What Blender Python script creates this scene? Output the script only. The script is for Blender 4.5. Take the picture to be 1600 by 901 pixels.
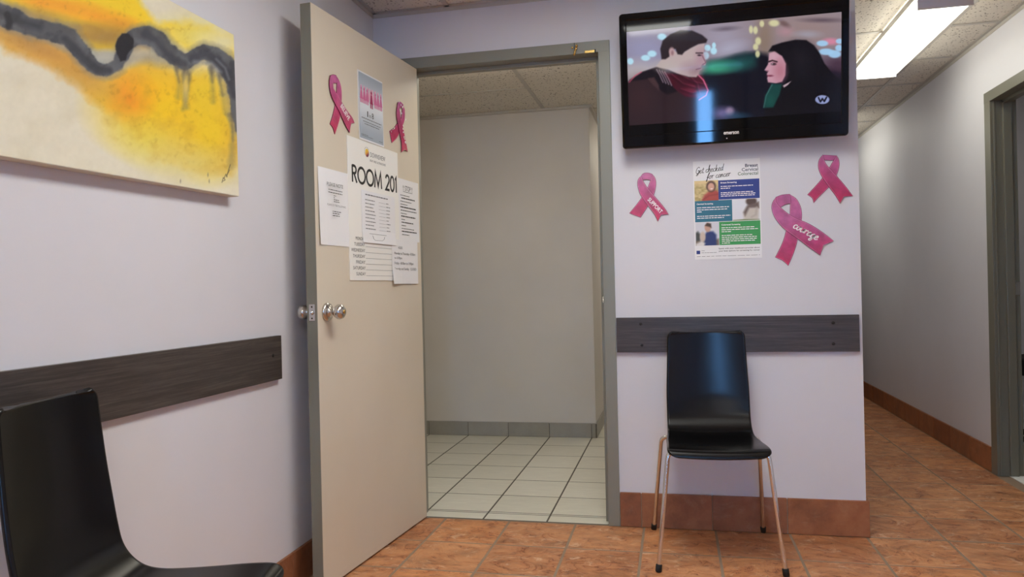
import bpy, bmesh, math, random
import numpy as np
from mathutils import Matrix, Vector

for o in list(bpy.data.objects):
    bpy.data.objects.remove(o)
SC = bpy.context.scene
COL = SC.collection
random.seed(7)

RIBBON_SHAPES = {
 'support': ((-0.1830, 1.3210),
  [(54.0,199.0),(41.0,186.0),(37.0,168.0),(39.0,149.0),(45.0,126.0),(55.0,107.0),(68.0,87.0),(86.0,61.0),(110.0,27.0),(120.0,0.0),(134.0,27.0),(165.0,28.0),(151.0,53.0),(125.0,87.0),(105.0,111.0),(80.0,143.0),(67.0,164.0),(59.0,180.0)],
  [(102.0,202.0),(113.0,186.0),(116.0,164.0),(112.0,137.0),(104.0,110.0),(78.0,67.0),(47.0,20.0),(0.0,40.0),(29.0,72.0),(54.0,104.0),(71.0,128.0),(83.0,152.0),(93.0,178.0)],
  [(54.0,199.0),(62.0,209.0),(76.0,211.0),(92.0,208.0),(102.0,202.0),(93.0,178.0),(75.0,184.0),(59.0,180.0)]),
 'plain': ((0.5470, 1.3650),
  [(62.0,201.0),(47.0,183.0),(43.0,158.0),(47.0,134.0),(60.0,106.0),(82.0,70.0),(109.0,31.0),(124.0,0.0),(139.0,26.0),(173.0,27.0),(145.0,69.0),(113.0,111.0),(91.0,139.0),(73.0,162.0),(66.0,179.0)],
  [(115.0,195.0),(124.0,178.0),(125.0,151.0),(113.0,114.0),(89.0,75.0),(58.0,44.0),(40.0,28.0),(23.0,6.0),(20.0,27.0),(0.0,41.0),(33.0,75.0),(60.0,106.0),(86.0,145.0),(101.0,171.0)],
  [(62.0,201.0),(115.0,195.0),(102.0,177.0),(69.0,180.0)]),
 'courage': ((0.4040, 1.1150),
  [(18.0,286.0),(2.0,262.0),(0.0,235.0),(11.0,202.0),(34.0,168.0),(57.0,145.0),(100.0,111.0),(151.0,68.0),(186.0,40.0),(199.0,80.0),(239.0,96.0),(193.0,137.0),(143.0,172.0),(102.0,190.0),(66.0,213.0),(38.0,239.0),(23.0,256.0),(16.0,273.0)],
  [(73.0,295.0),(99.0,277.0),(114.0,246.0),(119.0,213.0),(116.0,181.0),(105.0,138.0),(97.0,94.0),(81.0,46.0),(61.0,0.0),(41.0,23.0),(11.0,36.0),(29.0,69.0),(46.0,107.0),(57.0,148.0),(71.0,194.0),(74.0,237.0),(75.0,275.0)],
  [(18.0,286.0),(42.0,295.0),(73.0,296.0),(76.0,281.0),(76.0,259.0),(52.0,255.0),(33.0,242.0),(20.0,259.0),(16.0,276.0)]),
 'believe': ((-0.7636, 1.6268),
  [(9.4,207.1),(2.6,194.0),(0.0,170.6),(4.3,149.0),(16.7,129.3),(39.8,108.9),(68.8,86.4),(100.7,52.2),(134.7,25.0),(146.8,63.0),(173.4,68.4),(159.6,86.5),(119.9,103.3),(87.1,125.4),(60.3,142.4),(44.5,153.0),(26.2,165.8),(24.3,183.9),(17.1,200.6)],
  [(50.0,219.2),(71.4,207.4),(84.4,188.9),(88.8,163.7),(86.2,131.0),(76.8,79.4),(58.6,40.8),(33.5,0.0),(22.7,22.2),(2.9,31.1),(18.9,58.5),(33.7,90.3),(51.8,134.6),(53.0,163.7),(56.9,190.7)],
  [(9.4,207.1),(28.4,216.4),(50.0,219.2),(60.0,197.2),(54.3,191.4),(25.5,185.6)]),
 'foil': ((-0.2901, 1.6505),
  [(77.2,204.6),(64.0,171.0),(64.3,139.1),(76.1,118.2),(87.2,82.4),(108.2,45.1),(102.6,0.0),(133.2,16.9),(163.2,11.5),(154.3,35.4),(139.2,68.5),(124.6,107.3),(115.8,129.2),(97.4,154.8),(92.3,183.1)],
  [(130.0,212.1),(149.1,195.6),(149.3,159.8),(132.2,126.6),(101.0,96.8),(69.7,55.7),(17.6,26.1),(0.0,71.5),(46.2,94.8),(73.0,120.5),(105.8,127.1),(117.3,159.0),(125.5,190.4)],
  [(77.2,204.6),(87.5,215.7),(110.5,219.5),(133.3,212.9),(125.8,196.4),(106.0,194.9),(89.2,185.3)]),
}
CANVAS_DESIGN = (3677.31, -98.7939, -4443.66, 1547.01, -4169.88, 4947.04, 3.49058, -0.00465785, 1)
PICTURE_DESIGN = (262.515, -13.9481, 982, -33.5071, -146.584, 196, -0.0525198, -0.0116877, 1)
CAM_R = [[0.976949, 0.212251, -0.022804], [-0.022007, -0.006116, -0.999739], [-0.212335, 0.977196, -0.001304]]
CAM_F = 1167.085


# ---------------------------------------------------------------- camera
cd = bpy.data.cameras.new('camera')
cam = bpy.data.objects.new('camera', cd)
COL.objects.link(cam)
cd.sensor_width = 36.0
cd.lens = CAM_F / 1600 * 36.0
cd.clip_start = 0.02
r_, d_, f_ = (Vector(v) for v in CAM_R)
cam.matrix_world = Matrix(((r_.x, -d_.x, -f_.x, 0), (r_.y, -d_.y, -f_.y, 0), (r_.z, -d_.z, -f_.z, 1.05), (0, 0, 0, 1)))
SC.camera = cam

# ---------------------------------------------------------------- daylight outside
W = bpy.data.worlds.new('daylight')
SC.world = W
W.use_nodes = True
W.node_tree.nodes['Background'].inputs[0].default_value = (0.17, 0.47, 1.0, 1)
W.node_tree.nodes['Background'].inputs[1].default_value = 44.0

SC.view_settings.view_transform = 'Standard'
SC.view_settings.look = 'None'
SC.view_settings.exposure = 0.30
SC.view_settings.gamma = 1.0
SC.view_settings.use_curve_mapping = False

LAMP_ROOM = 12.5       # radiance of the recessed ceiling lights in the room
LAMP_CORRIDOR = 5.2    # surface light in the corridor
LAMP_HALL = 8.0        # light in the hall behind the open door
LAMP_OFFICE = 3.5

# ---------------------------------------------------------------- helpers
def lin(c):
    return tuple((v / 255 / 12.92) if v <= 10.3 else ((v / 255 + .055) / 1.055) ** 2.4 for v in c)

def tag(o, label=None, cat=None, group=None, kind=None):
    if label: o['label'] = label
    if cat: o['category'] = cat
    if group: o['group'] = group
    if kind: o['kind'] = kind
    return o

def empty(name, loc=(0, 0, 0), rot=(0, 0, 0)):
    o = bpy.data.objects.new(name, None)
    COL.objects.link(o)
    o.location = loc
    o.rotation_euler = rot
    o.empty_display_size = .05
    return o

def link(name, me, parent=None, loc=None, rot=None):
    o = bpy.data.objects.new(name, me)
    COL.objects.link(o)
    if parent: o.parent = parent
    if loc: o.location = loc
    if rot: o.rotation_euler = rot
    return o

class MB:
    """collects shapes and links them as ONE mesh object"""
    def __init__(self):
        self.v, self.f, self.m, self.s = [], [], [], []
    def add(self, vs, fs, mat=0, smooth=False):
        b = len(self.v)
        self.v += [tuple(p) for p in vs]
        for f in fs:
            self.f.append(tuple(b + i for i in f)); self.m.append(mat); self.s.append(smooth)
        return self
    def box(self, x0, x1, y0, y1, z0, z1, mat=0):
        vs = [(x, y, z) for z in (z0, z1) for y in (y0, y1) for x in (x0, x1)]
        return self.add(vs, [(0, 2, 3, 1), (4, 5, 7, 6), (0, 1, 5, 4), (2, 6, 7, 3), (0, 4, 6, 2), (1, 3, 7, 5)], mat)
    def cbox(self, x0, x1, y0, y1, z0, z1, c=.003, mat=0):
        """box with chamfered edges"""
        bm = bmesh.new()
        vs = [bm.verts.new((x, y, z)) for z in (z0, z1) for y in (y0, y1) for x in (x0, x1)]
        for f in [(0, 2, 3, 1), (4, 5, 7, 6), (0, 1, 5, 4), (2, 6, 7, 3), (0, 4, 6, 2), (1, 3, 7, 5)]:
            bm.faces.new([vs[i] for i in f])
        bmesh.ops.bevel(bm, geom=list(bm.edges), offset=c, segments=2, affect='EDGES', profile=.6)
        bm.verts.index_update()
        self.add([v.co[:] for v in bm.verts], [[v.index for v in f.verts] for f in bm.faces], mat)
        bm.free()
        return self
    def prism(self, poly, z0, z1, mat=0, c=0):
        """poly in xy (ccw or cw), extruded in z; concave allowed"""
        bm = bmesh.new()
        vs = [bm.verts.new((x, y, z1)) for x, y in poly]
        f = bm.faces.new(vs)
        f.normal_update()
        if f.normal.z < 0: f.normal_flip()
        r = bmesh.ops.extrude_face_region(bm, geom=[f])
        for e in r['geom']:
            if isinstance(e, bmesh.types.BMVert): e.co.z = z0
        # extruded copy is the far side; keep outward normals
        bmesh.ops.recalc_face_normals(bm, faces=list(bm.faces))
        bmesh.ops.triangulate(bm, faces=[g for g in bm.faces if len(g.verts) > 4])
        bm.verts.index_update()
        self.add([v.co[:] for v in bm.verts], [[v.index for v in g.verts] for g in bm.faces], mat)
        bm.free()
        return self
    def tube(self, path, r, n=12, mat=0, closed=False, caps=True):
        P = [Vector(p) for p in path]
        R = r if isinstance(r, (list, tuple)) else [r] * len(P)
        up = None; rings = []
        for i, p in enumerate(P):
            t = (P[min(i + 1, len(P) - 1)] - P[max(i - 1, 0)]).normalized()
            if up is None:
                up = Vector((0, 0, 1)) if abs(t.z) < .9 else Vector((1, 0, 0))
            a = t.cross(up).normalized(); up = a.cross(t).normalized()
            rings.append([p + (a * math.cos(k * 2 * math.pi / n) + up * math.sin(k * 2 * math.pi / n)) * R[i] for k in range(n)])
        vs = [q for g in rings for q in g]
        fs = [(i * n + k, (i + 1) * n + k, (i + 1) * n + (k + 1) % n, i * n + (k + 1) % n) for i in range(len(P) - 1) for k in range(n)]
        self.add(vs, fs, mat, True)
        if caps:
            self.add(rings[0], [tuple(range(n))], mat); self.add(rings[-1], [tuple(reversed(range(n)))], mat)
        return self
    def lathe(self, prof, origin=(0, 0, 0), axis='z', n=24, mat=0):
        """prof: (radius, height) pairs"""
        vs = []
        for r, h in prof:
            for k in range(n):
                a = 2 * math.pi * k / n
                c, s = r * math.cos(a), r * math.sin(a)
                p = {'z': (c, s, h), 'x': (h, c, s), 'y': (s, h, c)}[axis]
                vs.append((origin[0] + p[0], origin[1] + p[1], origin[2] + p[2]))
        fs = [(i * n + k, i * n + (k + 1) % n, (i + 1) * n + (k + 1) % n, (i + 1) * n + k) for i in range(len(prof) - 1) for k in range(n)]
        return self.add(vs, fs, mat, True)
    def mesh(self, name, mats):
        me = bpy.data.meshes.new(name)
        me.from_pydata(self.v, [], self.f)
        for m in (mats if isinstance(mats, (list, tuple)) else [mats]): me.materials.append(m)
        me.polygons.foreach_set('material_index', self.m)
        me.polygons.foreach_set('use_smooth', self.s)
        me.update()
        return me
    def build(self, name, mats, parent=None, loc=None, rot=None):
        return link(name, self.mesh(name, mats), parent, loc, rot)

# ---------------------------------------------------------------- materials
def mat(name, col=(128, 128, 128), rough=.5, metal=0., spec=.5, emit=None, strength=0., coat=0.):
    m = bpy.data.materials.new(name)
    m.use_nodes = True
    b = m.node_tree.nodes['Principled BSDF']
    b.inputs['Base Color'].default_value = (*lin(col), 1)
    b.inputs['Roughness'].default_value = rough
    b.inputs['Metallic'].default_value = metal
    b.inputs['Specular IOR Level'].default_value = spec
    if coat:
        b.inputs['Coat Weight'].default_value = coat; b.inputs['Coat Roughness'].default_value = .08
    if emit:
        b.inputs['Emission Color'].default_value = (*lin(emit), 1)
        b.inputs['Emission Strength'].default_value = strength
    return m

class NT:
    def __init__(self, m):
        self.t = m.node_tree; self.b = self.t.nodes['Principled BSDF']
    def n(self, kind, **kw):
        nd = self.t.nodes.new(kind)
        for k, v in kw.items():
            if k in nd.inputs: nd.inputs[k].default_value = v
            else: setattr(nd, k, v)
        return nd
    def l(self, a, b): self.t.links.new(a, b)
    def ramp(self, fac, stops, interp='LINEAR'):
        r = self.n('ShaderNodeValToRGB'); e = r.color_ramp.elements
        r.color_ramp.interpolation = interp
        while len(e) < len(stops): e.new(.5)
        for q, (p, c) in zip(e, stops):
            q.position = p; q.color = (*lin(c), 1)
        self.l(fac, r.inputs[0]); return r
    def coords(self, scale=(1, 1, 1), rand=0., space='Object'):
        tc = self.n('ShaderNodeTexCoord')
        out = tc.outputs[space]
        if rand:
            oi = self.n('ShaderNodeObjectInfo'); mu = self.n('ShaderNodeMath', operation='MULTIPLY')
            mu.inputs[1].default_value = rand; self.l(oi.outputs['Random'], mu.inputs[0])
            ad = self.n('ShaderNodeVectorMath', operation='ADD')
            self.l(out, ad.inputs[0]); self.l(mu.outputs[0], ad.inputs[1]); out = ad.outputs[0]
        mp = self.n('ShaderNodeMapping'); mp.inputs['Scale'].default_value = scale
        self.l(out, mp.inputs[0]); return mp.outputs[0]
    def bump(self, h, strength=.3, dist=.002):
        bp = self.n('ShaderNodeBump', Strength=strength, Distance=dist)
        self.l(h, bp.inputs['Height']); self.l(bp.outputs[0], self.b.inputs['Normal']); return bp

def paint(name, col, var=6, rough=.55):
    m = mat(name, col, rough, spec=.3); t = NT(m)
    c = t.coords()
    n1 = t.n('ShaderNodeTexNoise', Scale=1.7, Detail=5.); t.l(c, n1.inputs['Vector'])
    rp = t.ramp(n1.outputs[0], [(.3, tuple(v - var for v in col)), (.7, tuple(min(255, v + var) for v in col))])
    t.l(rp.outputs[0], t.b.inputs['Base Color'])
    n2 = t.n('ShaderNodeTexNoise', Scale=160., Detail=3.); t.l(c, n2.inputs['Vector'])
    t.bump(n2.outputs[0], .12, .001)
    return m

M = {}
M['wall'] = paint('lavender_white_wall_paint', (218, 217, 223), 3)
M['hallwall'] = paint('grey_hall_paint', (210, 203, 195), 4)
M['frame'] = mat('grey_green_frame_enamel', (134, 134, 124), .38)
M['framedark'] = mat('dark_frame_enamel', (116, 114, 101), .38)
M['door'] = paint('cream_door_paint', (216, 205, 186), 4, .42)
M['dooredge'] = mat('door_edge_grey_paint', (128, 126, 112), .45)
M['chrome'] = mat('chrome', (225, 225, 225), .1, 1.)
M['nickel'] = mat('satin_nickel', (205, 203, 200), .22, 1.)
M['brass'] = mat('brass', (214, 180, 110), .25, 1.)
M['rubber'] = mat('black_rubber', (22, 22, 22), .7)
M['black'] = mat('black_lacquered_plywood', (8, 8, 10), .22, spec=.34)
M['tvblack'] = mat('piano_black_plastic', (6, 6, 8), .04, spec=.27)
M['tvback'] = mat('matt_black_plastic', (18, 18, 18), .6)
M['paper'] = paint('white_paper', (236, 236, 238), 2, .7)
M['board'] = paint('white_card', (240, 239, 234), 1, .45)
M['ink'] = mat('black_ink', (24, 24, 26), .6)
M['inkgrey'] = mat('grey_ink', (105, 105, 110), .7)
M['white_ink'] = mat('white_ink', (245, 240, 242), .6)
M['whiteplastic'] = mat('white_fixture_metal', (215, 212, 205), .4)
M['capgrey'] = mat('grey_end_cap', (222, 218, 222), .5)
M['gridbar'] = mat('ceiling_grid_metal', (188, 182, 174), .45)
M['slab'] = mat('plenum_board', (150, 146, 140), .9)
M['screw'] = mat('dark_screw', (16, 15, 15), .5)
M['beige'] = paint('beige_fabric', (190, 178, 160), 5, .9)
M['lens'] = mat('lamp_diffuser', (250, 250, 245), .4, emit=(250, 251, 245), strength=LAMP_ROOM)
M['lens_c'] = mat('corridor_lamp_diffuser', (250, 250, 245), .4, emit=(254, 252, 236), strength=LAMP_CORRIDOR)
M['lens_h'] = mat('hall_lamp_diffuser', (250, 250, 245), .4, emit=(255, 248, 230), strength=LAMP_HALL)
M['lens_o'] = mat('office_lamp_diffuser', (250, 250, 245), .4, emit=(255, 250, 240), strength=LAMP_OFFICE)

def tile_terracotta(name, base, cleft=1.):
    m = mat(name, base, .42, spec=.45); t = NT(m)
    c = t.coords((1, 1.35, 1), rand=37.)
    w = t.n('ShaderNodeTexNoise', Scale=5., Detail=4., Roughness=.55, Distortion=1.6); t.l(c, w.inputs['Vector'])
    # slate-like layers: stepped height, dark broken edges, soft ridge shading painted into the colour
    st = t.n('ShaderNodeMath', operation='MULTIPLY'); st.inputs[1].default_value = 6.; t.l(w.outputs[0], st.inputs[0])
    fl = t.n('ShaderNodeMath', operation='FRACT'); t.l(st.outputs[0], fl.inputs[0])
    edge = t.ramp(fl.outputs[0], [(0., (116, 80, 58)), (.035, (140, 102, 80)), (.08, (224, 204, 190)), (.34, (255, 255, 255)), (1., (232, 214, 200))])
    n2 = t.n('ShaderNodeTexNoise', Scale=9., Detail=8., Roughness=.65); t.l(c, n2.inputs['Vector'])
    b = base
    cr = t.ramp(n2.outputs[0], [(.28, tuple(int(v * .80) for v in b)), (.5, b), (.72, (min(255, b[0] + 16), min(255, b[1] + 18), min(255, b[2] + 16)))])
    oi = t.n('ShaderNodeObjectInfo')
    tint = t.ramp(oi.outputs['Random'], [(0., (226, 214, 206)), (.5, (248, 246, 240)), (1., (255, 244, 224))])
    mx0 = t.n('ShaderNodeMixRGB', blend_type='MULTIPLY'); mx0.inputs[0].default_value = 1.
    t.l(cr.outputs[0], mx0.inputs[1]); t.l(tint.outputs[0], mx0.inputs[2])
    n3 = t.n('ShaderNodeTexNoise', Scale=13., Detail=2.); t.l(c, n3.inputs['Vector'])
    msk = t.ramp(n3.outputs[0], [(.40, (0, 0, 0)), (.56, tuple(int(255 * cleft) for _ in range(3)))])
    mx = t.n('ShaderNodeMixRGB', blend_type='MULTIPLY')
    t.l(msk.outputs[0], mx.inputs[0]); t.l(mx0.outputs[0], mx.inputs[1]); t.l(edge.outputs[0], mx.inputs[2])
    # pale worn scuffs along some of the ridges
    n4 = t.n('ShaderNodeTexNoise', Scale=7., Detail=9., Roughness=.75, Distortion=2.2); t.l(c, n4.inputs['Vector'])
    sc = t.ramp(n4.outputs[0], [(.55, (0, 0, 0)), (.66, (int(215 * cleft),) * 3)])
    mx2 = t.n('ShaderNodeMixRGB'); mx2.inputs[2].default_value = (*lin((232, 196, 164)), 1)
    t.l(sc.outputs[0], mx2.inputs[0]); t.l(mx.outputs[0], mx2.inputs[1])
    t.l(mx2.outputs[0], t.b.inputs['Base Color'])
    ad = t.n('ShaderNodeMath', operation='ADD')
    t.l(fl.outputs[0], ad.inputs[0]); t.l(n2.outputs[0], ad.inputs[1])
    t.bump(ad.outputs[0], .8 * cleft, .003)
    rr = t.n('ShaderNodeMapRange'); rr.inputs['To Min'].default_value = .33; rr.inputs['To Max'].default_value = .6
    t.l(n2.outputs[0], rr.inputs['Value']); t.l(rr.outputs[0], t.b.inputs['Roughness'])
    return m
M['terra'] = tile_terracotta('terracotta_slate_tile', (206, 146, 104))
M['terrabase'] = tile_terracotta('terracotta_skirting_tile', (158, 103, 71), .4)

def tile_plain(name, base, rough=.35, streak=14):
    m = mat(name, base, rough); t = NT(m)
    c = t.coords((3, 14, 3), rand=21.)
    n = t.n('ShaderNodeTexNoise', Scale=3., Detail=7., Roughness=.7); t.l(c, n.inputs['Vector'])
    r = t.ramp(n.outputs[0], [(.35, tuple(v - 7 for v in base)), (.6, base), (.7, tuple(min(255, v + streak) for v in base))])
    oi = t.n('ShaderNodeObjectInfo'); tint = t.ramp(oi.outputs['Random'], [(0., (246, 246, 244)), (1., (255, 255, 255))])
    mx = t.n('ShaderNodeMixRGB', blend_type='MULTIPLY'); mx.inputs[0].default_value = 1.
    t.l(r.outputs[0], mx.inputs[1]); t.l(tint.outputs[0], mx.inputs[2]); t.l(mx.outputs[0], t.b.inputs['Base Color'])
    t.bump(n.outputs[0], .15, .001)
    return m
M['whitetile'] = tile_plain('off_white_floor_tile', (220, 216, 202))
M['greybase'] = tile_plain('grey_skirting_tile', (160, 155, 146), .4, 6)
M['grout'] = mat('tan_grout', (150, 128, 108), .9)
M['groutdark'] = mat('dark_grout', (88, 82, 74), .9)

def ceiling_tile_mat():
    base = (226, 219, 208)
    m = mat('mineral_fibre_tile', base, .9, spec=.1); t = NT(m)
    c = t.coords(rand=17.)
    v = t.n('ShaderNodeTexVoronoi', Scale=70.); t.l(c, v.inputs['Vector'])
    n = t.n('ShaderNodeTexNoise', Scale=45., Detail=3.); t.l(c, n.inputs['Vector'])
    mu = t.n('ShaderNodeMath', operation='ADD'); t.l(v.outputs['Distance'], mu.inputs[0]); t.l(n.outputs[0], mu.inputs[1])
    r = t.ramp(mu.outputs[0], [(.52, (92, 82, 74)), (.66, (176, 166, 156)), (.80, base)])
    t.l(r.outputs[0], t.b.inputs['Base Color']); t.bump(mu.outputs[0], .35, .002)
    return m
M['ceil'] = ceiling_tile_mat()

def guard_mat():
    m = mat('dark_oak_laminate', (66, 60, 58), .42); t = NT(m)
    c = t.coords((1.2, 40, 40))
    n = t.n('ShaderNodeTexNoise', Scale=3.5, Detail=8., Roughness=.75); t.l(c, n.inputs['Vector'])
    r = t.ramp(n.outputs[0], [(.3, (42, 37, 35)), (.5, (66, 59, 56)), (.7, (94, 86, 80))])
    t.l(r.outputs[0], t.b.inputs['Base Color']); t.bump(n.outputs[0], .2, .0008)
    return m
M['guard'] = guard_mat()

def ribbon_mat(name, base, rough, top=(206, 104, 160)):
    m = mat(name, base, rough, spec=.6); t = NT(m)
    c = t.coords()
    n = t.n('ShaderNodeTexNoise', Scale=28., Detail=4.); t.l(c, n.inputs['Vector'])
    r = t.ramp(n.outputs[0], [(.3, (205, 205, 205)), (.7, (255, 255, 255))])
    g = t.n('ShaderNodeSeparateXYZ'); t.l(c, g.inputs[0])
    mr = t.n('ShaderNodeMapRange'); mr.inputs['From Max'].default_value = .24; t.l(g.outputs['Y'], mr.inputs['Value'])
    gr = t.ramp(mr.outputs[0], [(0., (214, 44, 92)), (.35, base), (.8, top)])
    mm = t.n('ShaderNodeMixRGB', blend_type='MULTIPLY'); mm.inputs[0].default_value = 1.
    t.l(gr.outputs[0], mm.inputs[1]); t.l(r.outputs[0], mm.inputs[2]); t.l(mm.outputs[0], t.b.inputs['Base Color']); t.bump(n.outputs[0], .6, .005)
    return m
M['pink'] = ribbon_mat('pink_ribbon_card', (206, 60, 118), .34)
M['pinkfoil'] = ribbon_mat('pink_ribbon_foil', (204, 52, 108), .18)
M['pinkedge'] = mat('dark_pink_edge', (112, 24, 62), .5)
M['pinklight'] = mat('pale_pink_line', (232, 160, 190), .5)

def attr_mat(name, rough=.5, emit=0., spec=.5):
    m = mat(name, (0, 0, 0), rough, spec=spec); t = NT(m)
    a = t.n('ShaderNodeAttribute', attribute_name='Col')
    if emit:
        t.l(a.outputs['Color'], t.b.inputs['Emission Color']); t.b.inputs['Emission Strength'].default_value = emit
        t.b.inputs['Base Color'].default_value = (.004, .004, .005, 1)
    else:
        t.l(a.outputs['Color'], t.b.inputs['Base Color'])
    return m
M['picture'] = attr_mat('lit_lcd_picture', .05, .80, .27)
M['print'] = attr_mat('printed_colours', .5)
M['oil'] = attr_mat('acrylic_on_canvas', .55, spec=.3)
_t = NT(M['oil']); _c = _t.coords((1, 1, 1)); _n = _t.n('ShaderNodeTexNoise', Scale=45., Detail=6.); _t.l(_c, _n.inputs['Vector']); _t.bump(_n.outputs[0], .25, .003)

# ---------------------------------------------------------------- flat print helpers
_rng = np.random.RandomState(3)
_NT = _rng.rand(64, 64)
def vnoise(x, y):
    xi = np.floor(x).astype(int); yi = np.floor(y).astype(int); fx = x - xi; fy = y - yi
    fx = fx * fx * (3 - 2 * fx); fy = fy * fy * (3 - 2 * fy)
    g = lambda a, b: _NT[a % 64, b % 64]
    return (g(xi, yi) * (1 - fx) + g(xi + 1, yi) * fx) * (1 - fy) + (g(xi, yi + 1) * (1 - fx) + g(xi + 1, yi + 1) * fx) * fy
def fbm(x, y, o=5):
    s = 0; a = .5
    for i in range(o):
        s = s + a * vnoise(x * 2 ** i + 7.3 * i, y * 2 ** i + 3.1 * i); a *= .5
    return s
class Art:
    """colours for a flat print, in the print's own design coordinates"""
    def __init__(self, X, Y, base):
        self.X, self.Y = X, Y
        self.c = np.zeros(X.shape + (3,)); self.c[:] = base
    def mix(self, a, col):
        a = np.clip(a, 0, 1)[..., None]; self.c = self.c * (1 - a) + np.array(col, float) * a
    def blob(self, cx, cy, rx, ry, col, soft=.3, al=1., rot=0.):
        dx, dy = self.X - cx, self.Y - cy
        c, s = math.cos(rot), math.sin(rot)
        d = np.sqrt(((dx * c + dy * s) / rx) ** 2 + ((-dx * s + dy * c) / ry) ** 2)
        self.mix(al * np.clip((1 + soft - d) / (2 * soft), 0, 1), col)
    def sdf(self, pts):
        X, Y = self.X, self.Y; d = np.full(X.shape, 1e9); ins = np.zeros(X.shape, bool); n = len(pts)
        for i in range(n):
            (x0, y0), (x1, y1) = pts[i], pts[(i + 1) % n]
            ex, ey = x1 - x0, y1 - y0; L = ex * ex + ey * ey + 1e-9
            t = np.clip(((X - x0) * ex + (Y - y0) * ey) / L, 0, 1)
            d = np.minimum(d, np.hypot(X - x0 - t * ex, Y - y0 - t * ey))
            k = ((y0 > Y) != (y1 > Y)) & (X < ex * (Y - y0) / (ey + (1e-12 if ey == 0 else 0)) + x0)
            ins ^= k
        return np.where(ins, -d, d)
    def poly(self, pts, col, soft=1., al=1., warp=None):
        d = self.sdf(pts)
        if warp is not None: d = d + warp
        self.mix(al * np.clip(.5 - d / (2 * soft), 0, 1), col)
    def stroke(self, pts, ws, col, soft=1., al=1., warp=None):
        X, Y = self.X, self.Y; best = np.full(X.shape, 1e9)
        ws = ws if isinstance(ws, (list, tuple)) else [ws] * len(pts)
        for i in range(len(pts) - 1):
            (x0, y0), (x1, y1) = pts[i], pts[i + 1]
            ex, ey = x1 - x0, y1 - y0; L = ex * ex + ey * ey + 1e-9
            t = np.clip(((X - x0) * ex + (Y - y0) * ey) / L, 0, 1)
            best = np.minimum(best, np.hypot(X - x0 - t * ex, Y - y0 - t * ey) - (ws[i] + t * (ws[i + 1] - ws[i])))
        if warp is not None: best = best + warp
        self.mix(al * np.clip(.5 - best / (2 * soft), 0, 1), col)

def sr2lin(a):
    a = np.clip(a / 255., 0, 1)
    return np.where(a <= .04045, a / 12.92, ((a + .055) / 1.055) ** 2.4)

def art_plane(name, w, h, nx, ny, fn, material, parent, loc=(0, 0, 0), rot=None):
    """a flat printed plate, local x right, y up; fn(u, v) gives sRGB colours"""
    u, v = np.meshgrid(np.linspace(0, 1, nx + 1), np.linspace(0, 1, ny + 1))
    col = sr2lin(fn(u, v)).reshape(-1, 3)
    me = bpy.data.meshes.new(name)
    co = np.stack([u * w, v * h, u * 0], -1).reshape(-1, 3)
    i = np.arange(ny)[:, None] * (nx + 1) + np.arange(nx)[None]
    q = np.stack([i, i + 1, i + nx + 2, i + nx + 1], -1).reshape(-1, 4)
    me.from_pydata(co.tolist(), [], q.tolist())
    a = me.color_attributes.new('Col', 'FLOAT_COLOR', 'POINT')
    a.data.foreach_set('color', np.concatenate([col, np.ones((len(col), 1))], 1).astype(np.float32).ravel())
    me.materials.append(material)
    return link(name, me, parent, loc, rot)

_tc = {}
def text_verts(s, off=0.):
    if (s, off) in _tc: return _tc[(s, off)]
    cu = bpy.data.curves.new('t', 'FONT'); cu.body = s; cu.size = 1.; cu.offset = off; cu.resolution_u = 3
    ob = bpy.data.objects.new('t', cu); COL.objects.link(ob)
    dg = bpy.context.evaluated_depsgraph_get()
    me = bpy.data.meshes.new_from_object(ob.evaluated_get(dg))
    vs = [v.co[:2] for v in me.vertices]; fs = [tuple(p.vertices) for p in me.polygons]
    bpy.data.objects.remove(ob); bpy.data.curves.remove(cu); bpy.data.meshes.remove(me)
    xs = [v[0] for v in vs]; ys = [v[1] for v in vs]
    x0, x1, y0, y1 = min(xs), max(xs), min(ys), max(ys)
    vs = [((x - x0) / (x1 - x0), (y - y0) / (y1 - y0)) for x, y in vs]
    _tc[(s, off)] = (vs, fs)
    return vs, fs

def put_text(mb, s, x0, y0, x1, y1, z, off=0., quad=None, mat_i=0):
    """text stretched into a box (or a quad: origin, along, up)"""
    vs, fs = text_verts(s, off)
    if quad:
        (ox, oy), (ax, ay), (ux, uy) = quad
        mb.add([(ox + ax * u + ux * v, oy + ay * u + uy * v, z) for u, v in vs], fs, mat_i)
    else:
        mb.add([(x0 + (x1 - x0) * u, y0 + (y1 - y0) * v, z) for u, v in vs], fs, mat_i)

def dash_line(mb, x0, x1, y, h, z, rnd, word=.012):
    """a line of print too small to read"""
    x = x0
    while x < x1 - .001:
        w = min(x1 - x, word * rnd.uniform(.4, 1.3))
        mb.add([(x, y, z), (x + w, y, z), (x + w, y + h, z), (x, y + h, z)], [(0, 1, 2, 3)])
        x += w + word * .16

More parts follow.
